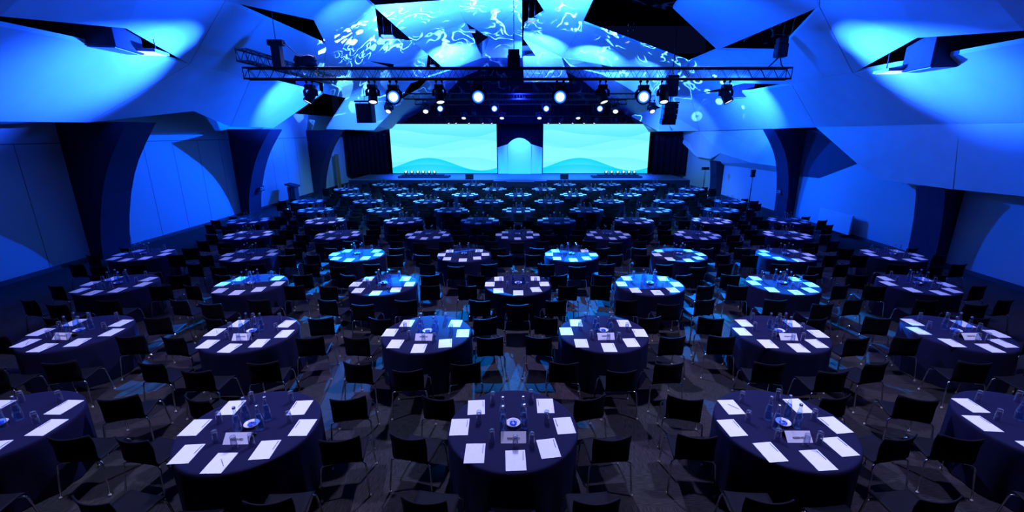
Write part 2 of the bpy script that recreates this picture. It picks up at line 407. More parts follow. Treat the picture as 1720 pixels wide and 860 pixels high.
# ---- angular fascia along the right wall, folded out between the hem of the ceiling and the wall below
def fascia(polys):
    m = MB()
    for q in polys:
        pts = [P3(p) if len(p) == 2 else at_x(*p) for p in q]
        m.poly(pts)
    bmesh.ops.triangulate(m.bm, faces=list(m.bm.faces))
    geo = bmesh.ops.extrude_face_region(m.bm, geom=list(m.bm.faces), use_keep_orig=True)
    for v in [g for g in geo['geom'] if isinstance(g, bmesh.types.BMVert)]: v.co += Vector((0.08, 0, 0.0))
    return m.mesh('fascia', 'fascia')
b_, xb = (lambda px, py, x=12.8: (px, py, x)), 12.8
structure('trim_1', fascia([
 [(1371, 214), (1612, 208), b_(1600, 318), b_(1540, 310), b_(1475, 301), b_(1440, 275, 12.72)],
 [(1612, 208), (2120, 200), b_(2120, 384), b_(1720, 330), b_(1602, 318)]]))
structure('trim_2', fascia([
 [b_(1126, 221, 12.6), b_(1175, 220.5, 12.6), b_(1157, 239, 12.85)],
 [b_(1126, 221, 12.6), b_(1157, 239, 12.85), b_(1170, 263)],
 [b_(1175, 220.5, 12.6), b_(1210, 257, 12.6), b_(1193, 267), b_(1170, 263), b_(1157, 239, 12.85)],
 [b_(1175, 220.5, 12.6), b_(1211, 220, 12.6), b_(1210, 257, 12.6)],
 [b_(1211, 220, 12.6), b_(1303, 216.4, 12.6), b_(1260, 247, 12.85)],
 [b_(1211, 220, 12.6), b_(1260, 247, 12.85), b_(1265, 274), b_(1210, 257, 12.6)],
 [b_(1303, 216.4, 12.6), b_(1320, 281), b_(1265, 274), b_(1260, 247, 12.85)],
 [b_(1193, 267), b_(1210, 257, 12.6), b_(1265, 274), b_(1320, 281), b_(1318, 290, 13.3), b_(1193, 274, 13.3)]]))

# folded dark sheet on the right wall, painting in the shade between the two runs of fascia
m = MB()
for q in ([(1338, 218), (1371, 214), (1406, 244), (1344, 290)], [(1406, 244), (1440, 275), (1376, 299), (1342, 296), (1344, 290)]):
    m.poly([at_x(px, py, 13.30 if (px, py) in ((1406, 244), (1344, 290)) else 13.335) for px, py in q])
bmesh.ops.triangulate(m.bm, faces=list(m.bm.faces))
structure('wall_right_shade', m.mesh('recess_shade', 'recess_shade'))

# ---- the stage opening: a dark ceiling behind the folded one
OUT = [(-11.2, 4.2), (-10.2, 4.5), (-9.2, 5.45), (-6.6, 6.9), (-4.8, 8.6), (-2.7, 9.45), (0.1, 9.45), (3.1, 9.45), (5.2, 8.4), (7.2, 6.9), (9.4, 5.4), (10.4, 4.2)]
m = MB()
A = [m.bm.verts.new((x, 31.05, z)) for x, z in OUT]; B = [m.bm.verts.new((x * 0.97, 38.6, z * 0.96)) for x, z in OUT]
for k in range(len(OUT) - 1): m.bm.faces.new((A[k], A[k + 1], B[k + 1], B[k]))
structure('ceiling_stage', m.mesh('ceiling_stage', 'stageceil'))

# ---- wooden door edge beyond the last pillar on the left
m = MB(); m.box((-13.55, 33.4, 1.25), (0.10, 0.5, 2.5), bev=0.01); structure('door_1', m.mesh('door', 'wood'))

# ================================================================== stage
m = MB(); m.box((0.0, 34.9, 0.425), (24, 7.2, 0.85)); structure('floor_stage', m.mesh('stage', 'stage'))
m = MB(); m.box((0.0, 31.285, 0.41), (24, 0.03, 0.82)); structure('trim_3', m.mesh('stage_skirt', 'drape'))
st = thing('stage_thrust', 'low blue-lit stage apron stepping forward in the middle of the stage', 'stage', (0.05, 31.3, 0))
m = MB(); m.box((0, -0.30, 0.42), (3.7, 0.56, 0.84), bev=0.01); put('platform', m.mesh('platform', 'stage'), st)
m = MB(); m.box((0, -0.84, 0.42), (1.9, 0.50, 0.84), bev=0.01); put('front_platform', m.mesh('front_platform', 'stage'), st)
for x0, x1, y in ((-1.87, 1.87, -0.592), (-0.97, 0.97, -1.102)):
    m = MB(); m.box(((x0 + x1) / 2, y, 0.41), (x1 - x0, 0.02, 0.80)); put('skirt', m.mesh('skirt', 'drape'), st)
sp = thing('stage_steps', 'dark steps leading up to the middle of the stage', 'steps', (0.05, 30.17, 0))
for k in range(3):
    m = MB(); m.box((0, -0.15 - 0.3 * k, 0.32 - 0.105 * k), (1.0, 0.29, 0.64 - 0.21 * k), bev=0.008); t = put('step', m.mesh('step', 'black'), sp)
    m = MB(); m.box((0, -0.285 - 0.3 * k, 0.645 - 0.21 * k), (0.9, 0.03, 0.01)); put('nosing', m.mesh('nosing', 'alu'), t)

for nm, x0, x1 in (('left', -10.2, -1.8), ('right', 1.88, 10.28)):
    t = thing('led_screen', f'big wide {nm} screen glowing pale aqua with wave picture', 'screen', (x0, 36.0, 0.90), group=None)
    m = MB(); m.box((4.2, 0.12, 1.9), (8.5, 0.2, 3.9), bev=0.01); put('casing', m.mesh('casing', 'black'), t)
    m = MB(); m.poly([(0, 0, 0), (8.4, 0, 0), (8.4, 0, 3.8), (0, 0, 3.8)]); put('picture', m.mesh('picture', 'screen', False), t)
# scenic flats between the screens
def flat(label, prof, y):
    m = MB(); A = [m.bm.verts.new((x, 0, z)) for x, z in prof]; B = [m.bm.verts.new((x, 0.08, z)) for x, z in prof]; n = len(prof)
    for k in range(n): m.bm.faces.new((A[k], A[(k + 1) % n], B[(k + 1) % n], B[k]))
    m.bm.faces.new(A); m.bm.faces.new(B[::-1])
    t = thing('scenic_flat', label, 'stage set', (0, y, 0.85)); put('panel', m.mesh('scenic_panel', 'scenic'), t)
    m = MB(); beam(m, (prof[0][0] + 0.15, 0.1, 0.05), (prof[0][0] + 0.15, 0.1, 1.6), 0.05); beam(m, (prof[0][0] + 0.15, 0.11, 0.06), (prof[0][0] + 0.15, 0.8, 0.06), 0.05)
    beam(m, (prof[0][0] + 0.15, 0.11, 1.3), (prof[0][0] + 0.15, 0.78, 0.06), 0.04); put('brace', m.mesh('brace', 'wood'), t)
arc = [(-0.93 + 1.86 * k / 24, 2.28 + 0.52 * math.sin(PI * k / 24) ** 0.75) for k in range(25)]
flat('middle scenic flat with arched top between the two screens', [(-0.93, 0)] + arc + [(0.93, 0)], 36.05)
flat('low scenic flat with sloping top left of the arch', [(-1.85, 0), (-1.85, 2.03), (-0.9, 2.32), (-0.9, 0)], 36.25)
flat('low scenic flat with sloping top right of the arch', [(0.9, 0), (0.9, 2.32), (1.9, 2.03), (1.9, 0)], 36.25)
# drapes
def drape(x0, x1, y, z0, z1, label, name='stage_curtain', pitch=0.34, amp=0.07, y1=None):
    m = MB(); n = max(8, int((x1 - x0) / pitch * 8)); y1 = y if y1 is None else y1
    lo, hi = [], []
    for k in range(n + 1):
        f = k / n; x = x0 + (x1 - x0) * f; yy = y + (y1 - y) * f
        a = amp * math.sin(2 * PI * (x - x0) / pitch + 0.6 * math.sin(3 * x)) 
        lo.append(m.bm.verts.new((x, yy + a * 1.2, z0))); hi.append(m.bm.verts.new((x, yy + a * 0.8, z1)))
    for k in range(n):
        f = m.bm.faces.new((lo[k], lo[k + 1], hi[k + 1], hi[k])); f.smooth = True
    bmesh.ops.solidify(m.bm, geom=list(m.bm.faces), thickness=0.02)
    tag(put(name, m.mesh('curtain', 'drape')), label, 'curtain')
drape(-13.3, 12.9, 37.9, 0.86, 8.9, 'black pleated curtain across the whole back of the stage')
drape(-13.6, -10.35, 35.6, 0.86, 5.6, 'dark pleated side curtain left of the left screen')
drape(10.45, 13.2, 35.4, 0.86, 5.6, 'dark pleated side curtain right of the right screen', amp=0.1, pitch=0.45)
drape(-8.7, 8.7, 35.75, 4.72, 5.15, 'long black pelmet hanging just above the two screens', 'pelmet')
# monitors, floor lights
for x, nm in ((-3.55, 'left'), (3.2, 'right')):
    t = thing('stage_monitor', f'black monitor box on the {nm} part of the stage edge', 'monitor', (x, 31.75, 0.85))
    m = MB(); m.box((0, 0, 0.19), (0.55, 0.4, 0.38), bev=0.02); put('cabinet', m.mesh('cabinet', 'black'), t)
    m = MB(); m.box((0, 0.205, 0.2), (0.48, 0.01, 0.3), bev=0.004); put('grille', m.mesh('grille', 'duct'), t)

# ================================================================== rigging
def truss(label, a, b, size, n, dark='truss', chord_r=0.03):
    a, b = Vector(a), Vector(b); t = thing('lighting_truss', label, 'truss', a)
    d = b - a; ln = d.length; dn = d.normalized(); side = dn.cross(Vector((0, 0, 1))).normalized(); up = side.cross(dn).normalized(); h = size / 2
    cs = [(side * sx + up * sz) * h for sx, sz in ((-1, -1), (1, -1), (1, 1), (-1, 1))]
    for c in cs:
        m = MB(); m.tube([c, c + d], chord_r, 8); put('chord', m.mesh('chord', dark), t)
    m = MB(); r = chord_r * 0.42
    for f in range(4):
        c0, c1 = cs[f], cs[(f + 1) % 4]; pts = []
        for k in range(n + 1): pts.append((c0 if k % 2 == 0 else c1) + d * (k / n))
        m.tube(pts, r, 5)
        for k in (0, n): m.tube([c0 + d * (k / n), c1 + d * (k / n)], r, 5)
    put('bracing', m.mesh('bracing', dark), t)
    return t
truss('long front lighting truss hanging across the whole hall', (-9.2, 16, 5.95), (9.15, 16, 5.95), 0.34, 84)
truss('side lighting truss running towards the stage over the left end of front truss', (-8.62, 14.9, 6.37), (-8.55, 21.5, 6.37), 0.34, 30, 'alu')
truss('second lighting truss, behind the front truss, nearer the stage', (-7.3, 29.5, 6.25), (8.2, 29.5, 6.25), 0.32, 90)
truss('lowest lighting truss in front of the screens', (-7.2, 32.2, 6.08), (7.4, 32.2, 6.08), 0.30, 64)

HEADS = {}
def head_mesh(r, ln):
    key = (r, ln)
    if key not in HEADS:
        m = MB(); m.lathe([(0, ln * 0.48), (r * 0.55, ln * 0.47), (r * 0.85, ln * 0.36), (r * 1.08, ln * 0.12), (r * 1.1, -ln * 0.35), (r * 1.16, -ln * 0.40), (r * 1.16, -ln * 0.5), (r * 0.98, -ln * 0.5), (r * 0.97, -ln * 0.46), (0, -ln * 0.46)], 24)
        HEADS[key] = m.mesh('lamp_head', 'black')
        m = MB(); m.lathe([(0, -ln * 0.47 - r * 0.10), (r * 0.5, -ln * 0.47 - r * 0.075), (r * 0.94, -ln * 0.465)], 24)
        HEADS[key + ('lens',)] = m
    return HEADS[key]
LENS = {}
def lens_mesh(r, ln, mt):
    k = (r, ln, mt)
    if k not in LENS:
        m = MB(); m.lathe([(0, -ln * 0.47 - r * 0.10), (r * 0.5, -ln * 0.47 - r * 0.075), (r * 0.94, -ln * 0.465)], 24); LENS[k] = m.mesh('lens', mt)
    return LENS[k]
BODY = {}
def moving_head(label, loc, target, mt, r=0.17, ln=0.42, group=None, up=False, k=None):
    """base hung by two clamps from loc (or standing on loc), yoke, head turned to face a target"""
    k = k or r / 0.17
    t = thing('moving_head_light', label, 'stage light', loc, 0, group)
    if (r, k, 'b') not in BODY:
        m = MB(); m.box((0, 0, -0.19 * k), (0.36 * k, 0.30 * k, 0.15 * k), bev=0.02 * k); BODY[r, k, 'b'] = m.mesh('base', 'black')
        m = MB(); m.tube([(0, 0, -0.02 * k), (0, 0, -0.12 * k)], 0.02 * k, 6); m.tube([(0, -0.05 * k, 0), (0, 0.05 * k, 0)], 0.045 * k, 8); BODY[r, k, 'c'] = m.mesh('clamp', 'black')
        m = MB(); yk = [(-0.245 * k, 0, -0.56 * k), (-0.25 * k, 0, -0.34 * k), (-0.19 * k, 0, -0.28 * k), (0.19 * k, 0, -0.28 * k), (0.25 * k, 0, -0.34 * k), (0.245 * k, 0, -0.56 * k)]
        for a, b in zip(yk, yk[1:]): beam(m, a, b, 0.10 * k, 0.06 * k)
        BODY[r, k, 'y'] = m.mesh('yoke', 'black')
    fl = PI if up else 0.0
    for nm, key, off in (('base', 'b', 0), ('yoke', 'y', 0)): put(nm, BODY[r, k, key], t, (0, 0, 0), rot=(fl, 0, 0))
    if not up:
        for x in (-0.12 * k, 0.12 * k): put('clamp', BODY[r, k, 'c'], t, (x, 0, 0))
    hz = 0.53 * k if up else -0.53 * k
    d = (Vector(target) - (Vector(loc) + Vector((0, 0, hz)))).normalized()
    q = d.to_track_quat('-Z', 'Y')
    h = put('lamp_head', head_mesh(r, ln), t, (0, 0, hz)); h.rotation_euler = q.to_euler()
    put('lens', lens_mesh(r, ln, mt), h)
    return t
zt = 5.70
def hang(px, Y=16.0): return at_y(px, 133, Y).x
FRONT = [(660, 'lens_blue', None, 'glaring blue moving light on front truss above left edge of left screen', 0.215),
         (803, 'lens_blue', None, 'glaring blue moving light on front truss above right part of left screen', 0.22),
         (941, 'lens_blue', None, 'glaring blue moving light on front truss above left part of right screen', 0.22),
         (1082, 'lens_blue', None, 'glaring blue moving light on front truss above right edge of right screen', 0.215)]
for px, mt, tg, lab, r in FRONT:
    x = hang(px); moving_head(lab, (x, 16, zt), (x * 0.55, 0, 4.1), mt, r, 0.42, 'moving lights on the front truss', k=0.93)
OTHERS = [(519, (-9.3, 14.2, 0.5), 'moving light near the left end of front truss turned to the left', 'lens_white'),
          (624, (-4.6, 13.6, 0.0), 'moving light on front truss tilted down, above the hanging loudspeaker', 'lens_white'),
          (737, (-1.8, 14.0, 0.0), 'dark moving light tilted down between the two left glaring lights', 'lens_white'),
          (1013, (4.3, 14.0, 0.0), 'dark moving light tilted down between the two right glaring lights', 'lens_white'),
          (1117, (4.9, 13.4, 0.0), 'moving light on front truss tilted down, above the line array', 'lens_white'),
          (1222, (9.2, 14.2, 0.5), 'moving light near the right end of front truss turned to the right', 'lens_white')]
for px, tg, lab, mt in OTHERS:
    moving_head(lab, (hang(px), 16, zt), tg, mt, 0.14, 0.52, 'moving lights on the front truss')
for px, py, lab, tx in ((652, 178, 'small moving light on rear truss left of the screens, just right of loudspeaker', -9), (1096, 178, 'small moving light on rear truss right of the screens, just left of line array', 9),
                        (714, 186, 'small moving light on rear truss above left screen', -5), (1035, 186, 'small moving light on rear truss above right screen', 5)):
    p = at_y(px, 167, 29.5); moving_head(lab, (p.x, 29.5, 6.00), (tx, 24, 0), 'lens_white', 0.17, 0.42, 'small moving lights on the rear truss')
# stage wash lamps on the lowest truss
def lamp(name, label, loc, target, mt, r, ln, group):
    t = thing(name, label, 'stage light', loc, 0, group)
    k = r / 0.1
    m = MB(); yk = [(-r * 1.35, 0, -0.24 * k), (-r * 1.35, 0, -0.09 * k), (r * 1.35, 0, -0.09 * k), (r * 1.35, 0, -0.24 * k)]
    for a, b in zip(yk, yk[1:]): beam(m, a, b, 0.035 * k, 0.02 * k)
    m.tube([(0, 0, 0), (0, 0, -0.09 * k)], 0.018 * k, 6); put('yoke', m.mesh('yoke', 'black'), t)
    d = (Vector(target) - (Vector(loc) + Vector((0, 0, -0.24 * k)))).normalized()
    h = put('lamp_body', head_mesh(r, ln), t, (0, 0, -0.24 * k)); h.rotation_euler = d.to_track_quat('-Z', 'Y').to_euler()
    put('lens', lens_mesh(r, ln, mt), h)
    return t
for px, nm in ((741, 'outer left'), (831, 'inner left'), (917, 'inner right'), (1006, 'outer right')):
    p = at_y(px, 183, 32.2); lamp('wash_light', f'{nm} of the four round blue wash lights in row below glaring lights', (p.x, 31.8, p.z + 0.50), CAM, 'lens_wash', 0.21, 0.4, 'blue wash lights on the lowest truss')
for px, nm in ((779, 'first'), (843, 'second'), (906, 'third'), (971, 'fourth')):
    p = at_y(px, 195, 32.6); lamp('flood_light', f'{nm} white flood light from the left in row just above screens', (p.x, 32.6, p.z + 0.36), (p.x, 29.5, 0.0), 'lens_white', 0.16, 0.3, 'white flood lights above the screens')
for i, px in enumerate((751, 763, 785, 808, 823, 924, 943, 965, 984, 1001)):
    p = at_y(px, 203, 33.2); tx = p.x + (2.5 if px < 872 else -2.5)
    lamp('profile_spotlight', f'tiny profile spotlight above screen tops, number {i + 1} from the left', (p.x, 33.2, p.z + 0.21), (tx, 31.5, 1.0), 'lens_white', 0.085, 0.5, 'tiny spotlights just above the screen tops')
m = MB(); m.tube([(-7.3, 33.2, 5.20), (7.3, 33.2, 5.20)], 0.03, 8)
# pipe carried by droppers from the lowest truss
for x in (-6.5, -2.2, 2.2, 6.5): m.tube([(x, 33.2, 5.22), (x, 32.40, 5.93)], 0.015, 6)
tag(put('lighting_pipe', m.mesh('lighting_pipe', 'truss')), 'thin black pipe carrying tiny spotlights just above the screens', 'pipe')
# floor lights on black risers at both stage corners
for sgn, nm in ((-1, 'left'), (1, 'right')):
    t = thing('stage_riser', f'black stepped riser at the {nm} stage corner carrying six small lights', 'riser', (0, 0, 0.85))
    x0, x1 = (-8.9, -5.2) if sgn < 0 else (5.4, 9.0)
    m = MB(); m.box(((x0 + x1) / 2, 33.2, 0.06), (x1 - x0, 1.2, 0.12), bev=0.01); put('lower_tier', m.mesh('tier', 'black'), t)
    m = MB(); m.box(((x0 + x1) / 2 - 0.15 * sgn * -1, 33.4, 0.155), (x1 - x0 - 0.6, 0.6, 0.07), bev=0.01); put('upper_tier', m.mesh('tier', 'black'), t)
    for i, px in enumerate((682, 692, 702, 711, 721, 730) if sgn < 0 else (1018, 1027, 1037, 1047, 1056, 1065)):
        x = at_y(px, 293, 33.4).x
        moving_head(f'small floor light on the {nm} stage corner riser, number {i + 1} from the left', (x, 33.4, 0.986), (x * 0.7, 12, 2.6), 'lens_white', 0.08, 0.22, f'small floor lights at the {nm} stage corner', up=True)
# loudspeakers
def speaker(label, x, y, ztop, w, h, d, tilt):
    t = thing('hanging_loudspeaker', label, 'loudspeaker', (x, y, ztop))
    m = MB(); m.box((0, 0, -h / 2 - 0.16), (w, d, h), bev=0.02); put('cabinet', m.mesh('cabinet', 'black'), t)
    m = MB(); m.box((0, -d / 2 - 0.008, -h / 2 - 0.16), (w * 0.9, 0.012, h * 0.92), bev=0.004); put('grille', m.mesh('grille', 'black'), t)
    m = MB(); m.box((0, 0, -0.07), (w * 1.12, d * 0.8, 0.07), bev=0.01); put('flying_frame', m.mesh('flying_frame', 'black'), t)
    for sx in (-0.3, 0.3):
        m = MB(); m.tube([(sx * w, 0, -0.16), (sx * w, 0, -0.03)], 0.012, 6); put('link', m.mesh('link', 'alu'), t)
    m = MB(); m.tube([(0, 0, -0.05), (0, 0, 0.62)], 0.012, 6); m.tube([(-0.12, 0, 0.16), (0.12, 0, 0.16)], 0.012, 6); put('hanging_rod', m.mesh('rod', 'alu'), t)
    t.rotation_euler = (tilt, 0, 0); return t
speaker('black loudspeaker box hanging left of the left screen', -7.12, 21.5, 5.50, 0.72, 0.86, 0.6, 0.05)
t = thing('line_array', 'tall black loudspeaker column hanging right of the right screen', 'loudspeaker', (7.0, 21.5, 5.35))
for k in range(4):
    m = MB(); m.box((0, 0.02 * k * k, -0.14 - 0.225 * k), (0.64, 0.46, 0.22), (0.06 * k, 0, 0), bev=0.015); c = put('cabinet', m.mesh('cabinet', 'black'), t)
    m = MB(); m.box((0, 0.02 * k * k - 0.24, -0.14 - 0.225 * k), (0.58, 0.012, 0.18), (0.06 * k, 0, 0)); put('grille', m.mesh('grille', 'black'), c)
m = MB(); m.box((0, 0, 0.02), (0.7, 0.5, 0.06), bev=0.01); put('flying_frame', m.mesh('flying_frame', 'black'), t)
m = MB(); m.tube([(0, 0, 0.0), (0, 0, 3.1)], 0.02, 6); put('hanging_rod', m.mesh('rod', 'black'), t)
m = MB(); m.box((0, 0, 0.75), (0.5, 0.4, 0.9), bev=0.03); put('amplifier_box', m.mesh('amplifier', 'black'), t)
# chain hoists
def hoist(label, x, y, z, w, h, chain_top, ears=False, sling=False):
    t = thing('chain_hoist', label, 'hoist', (x, y, z))
    zz = 0.3 if sling else 0.0
    m = MB(); m.box((0, 0, zz + h / 2), (w, w * 0.9, h), bev=0.03); put('motor_body', m.mesh('motor', 'black'), t)
    m = MB(); m.box((0, 0, zz + h + 0.09), (w * (1.7 if ears else 0.9), w * 0.7, 0.18), bev=0.02); put('motor_head', m.mesh('motor_head', 'black'), t)
    m = MB()
    n = 40
    for k in range(n):
        z0 = zz + h + 0.16 + (chain_top - h) * k / n; z1 = zz + h + 0.16 + (chain_top - h) * (k + 0.8) / n
        m.tube([(0, 0, z0), (0, 0, z1)], 0.014, 5)
    m.tube([(0, 0, zz + h + 0.16), (0, 0, zz + h + 0.16 + chain_top - h)], 0.007, 4); put('chain', m.mesh('chain', 'alu'), t)
    if sling:
        for sx in (-0.25, 0.25):
            m = MB(); m.tube([(0, 0, zz + 0.05), (sx * 0.7, 0.17, 0.1), (sx, 0.17, 0.03)], 0.022, 6); put('sling', m.mesh('sling', 'black'), t)
    return t
hoist('tall black hoist motor standing over the left end of front truss', (497 - 874) / 740 * 16 + 0.1, 16, 6.155, 0.30, 0.66, 3.0, ears=True)
hoist('black hoist motor with long chain over the middle of front truss', (864 - 874) / 740 * 16 + 0.07, 16, 6.155, 0.42, 0.36, 3.1)
hoist('black hoist motor with two slings over the right end of front truss', (1277 - 874) / 740 * 16 + 0.05, 16, 6.155, 0.34, 0.42, 2.6, sling=True)
t = thing('cable_coil', 'heap of coiled black cable lying on the left part of front truss', 'cable', ((541 - 874) / 740 * 16 + 0.05, 16, 6.16))
for k in range(6):
    m = MB(); rr = 0.30 - 0.02 * (k % 3); zc = 0.06 + 0.05 * k
    m.tube([(rr * 1.2 * math.cos(a * PI / 12), 0.14 * math.sin(a * PI / 12), zc + 0.02 * math.sin(a)) for a in range(25)], 0.032, 6, caps=True); put('loop', m.mesh('loop', 'black'), t)
t = thing('hanging_cable', 'cable drooping from the left hoist motor to the cable coil', 'cable', (0, 0, 0))
m = MB(); m.tube([(-7.765, 16, 6.90), (-7.60, 16, 6.74), (-7.4, 16.02, 6.56), (-7.18, 16.04, 6.52)], 0.012, 5); put('cable', m.mesh('cable', 'black'), t)
m = MB(); m.tube([(-7.74, 16, 6.91), (-7.788, 16, 6.90)], 0.022, 6); put('plug', m.mesh('plug', 'black'), t)
# ceiling housings and panel lights that look out of the gaps in the folded ceiling
def housing(label, px, py, size, rotz=0.0, k=1.0, tilt=(0, 0)):
    p = CAM + (on_vault(px, py) - CAM) * k
    t = thing('ceiling_duct', label, 'duct', p, 0, None, (tilt[0], tilt[1], rotz))
    m = MB(); m.box((0, 0, size[2] / 2), size, bev=0.02); put('duct_body', m.mesh('duct_body', 'duct'), t)
    m = MB(); m.box((0, 0, -0.012), (size[0] * 0.86, size[1] * 0.86, 0.02)); put('bottom_grille', m.mesh('bottom_grille', 'fixture'), t)
def panel_light(label, px, py, size, rotz=0.0, k=1.0, tilt=(0, 0), glow='panel_light'):
    p = CAM + (on_vault(px, py) - CAM) * k
    t = thing('ceiling_light', label, 'light', p, 0, None, (tilt[0], tilt[1], rotz))
    m = MB(); m.box((0, 0, 0.05), (size[0], size[1], 0.08), bev=0.01); put('housing', m.mesh('housing', 'fixture'), t)
    m = MB(); m.poly([(-size[0] * .46, -size[1] * .46, 0.005), (-size[0] * .46, size[1] * .46, 0.005), (size[0] * .46, size[1] * .46, 0.005), (size[0] * .46, -size[1] * .46, 0.005)]); put('diffuser', m.mesh('diffuser', glow, False), t)
    for sx in (-0.35, 0.35):
        m = MB(); m.tube([(sx * size[0], 0, 0.08), (sx * size[0], 0, 0.9)], 0.012, 6); put('suspension_rod', m.mesh('rod', 'alu'), t)
housing('big dark ceiling duct in the long left ceiling gap', 182, 84, (1.0, 1.3, 0.62), 0.25)
panel_light('lit panel light in the long left ceiling gap beside duct', 238, 90, (1.0, 0.8, 0.1), 0.25, 0.985)
housing('big dark ceiling duct in the long right ceiling gap', 1573, 116, (1.0, 1.2, 0.85), -0.2)
panel_light('lit panel light in the long right ceiling gap beside duct', 1510, 122, (0.95, 0.8, 0.1), -0.2, 0.985)
housing('grey ceiling duct in the gap below right end of front truss', 1246, 164, (0.75, 0.9, 0.62), -0.1)
housing('grey ceiling duct in the gap below left end of front truss', 518, 152, (0.8, 1.0, 0.4), 0.1)
for px, py, lab, sz in ((652, 64, 'small lit floodlight in triangular ceiling gap upper left of middle', (0.55, 0.6, 0.1)), (893, 36, 'small lit floodlight in ceiling gap just right of the long chain', (0.42, 0.6, 0.1)),
                    (794, 54, 'small floodlight in triangular ceiling gap left of the long chain', (0.3, 0.5, 0.1)), (727, 112, 'tiny floodlight in triangular gap right above left part of front truss', (0.35, 0.5, 0.1)),
                    (1006, 112, 'tiny floodlight in triangular gap right above right part of front truss', (0.35, 0.5, 0.1)), (1058, 71, 'small floodlight hanging in front of the big black ceiling opening', (0.4, 0.5, 0.1))):
    panel_light(lab, px, py, sz, 0.1, 0.97, glow='lens_dim')

# ================================================================== things along the side walls
def stand_light(label, px_top, py_top, Y, kind):
    p = at_y(px_top, py_top, Y); t = thing('light_stand', label, 'light stand', (p.x - (0.1 if kind else 0.0), Y, 0))
    h = p.z
    for k in range(3):
        a = k * 2 * PI / 3 + 0.4
        m = MB(); m.tube([(0.0, 0, 0.62), (0.45 * math.cos(a), 0.45 * math.sin(a), 0.015)], 0.014, 6); put('leg', m.mesh('leg', 'black'), t)
    m = MB(); m.tube([(0, 0, 0.25), (0, 0, 1.2)], 0.024, 8); put('pole', m.mesh('pole', 'black'), t)
    m = MB(); m.tube([(0, 0, 1.15), (0, 0, h - 0.12)], 0.016, 8); put('upper_pole', m.mesh('pole', 'black'), t)
    if kind:
        m = MB(); m.lathe([(0, 0.24), (0.11, 0.24), (0.13, 0.20), (0.10, -0.02), (0.13, -0.10), (0.07, -0.14), (0, -0.14)], 16, c=(0, 0, h)); put('lamp_body', m.mesh('lamp_body', 'black'), t)
    else:
        m = MB(); m.box((0, 0, h), (0.42, 0.22, 0.16), bev=0.02); put('lamp_body', m.mesh('lamp_body', 'black'), t)
stand_light('black stand with flat lamp near the right pillar closest to stage', 1185, 283, 28.25, 0)
stand_light('black stand with round spotlight in front of the right wall', 1268, 293, 23.2, 1)
t = thing('leaning_board', 'low white board standing on edge along the right wall', 'board', (13.06, 17.95, 0))
m = MB(); m.box((0.0, 0, 0.52), (0.06, 1.95, 0.78), (0, 0.05, 0), bev=0.01); put('panel', m.mesh('panel', 'whiteboard'), t)
for y in (-0.75, 0.75):
    m = MB(); m.box((0.0, y, 0.055), (0.34, 0.08, 0.11), bev=0.01); put('foot', m.mesh('foot', 'black'), t)
t = thing('lectern', 'small dark lectern standing against the left wall', 'lectern', (-13.3, 26.0, 0))
m = MB(); m.box((0, 0, 0.5), (0.42, 0.5, 1.0), bev=0.02); put('body', m.mesh('body', 'duct'), t)
m = MB(); m.box((0, 0, 1.08), (0.6, 0.7, 0.1), (0, 0.25, 0), bev=0.02); put('top', m.mesh('top', 'duct'), t)
m = MB(); m.box((0, 0, 0.03), (0.52, 0.6, 0.06), bev=0.01); put('base', m.mesh('base', 'black'), t)
for nm, loc, s in (('left', (-13.35, 23.0, 1.25), 1), ('right', (12.90, 21.9, 1.22), -1)):
    t = thing('pillar_sign', f'small sign plate with pale marks on the {nm} dark pillar', 'sign', loc)
    t.rotation_euler = (0, 0, s * PI / 2)
    m = MB(); m.box((0, 0, 0), (0.36, 0.02, 0.26), bev=0.004); put('plate', m.mesh('plate', 'rib'), t)
    for k, (x, z, w, h) in enumerate(((-0.11, 0.04, 0.09, 0.03), (-0.11, -0.05, 0.09, 0.03), (0.0, 0.0, 0.03, 0.14), (0.07, 0.05, 0.06, 0.03), (0.11, -0.02, 0.03, 0.10))):
        m = MB(); m.box((x, -0.013, z), (w, 0.006, h)); put('mark', m.mesh('mark', 'whiteboard'), t)

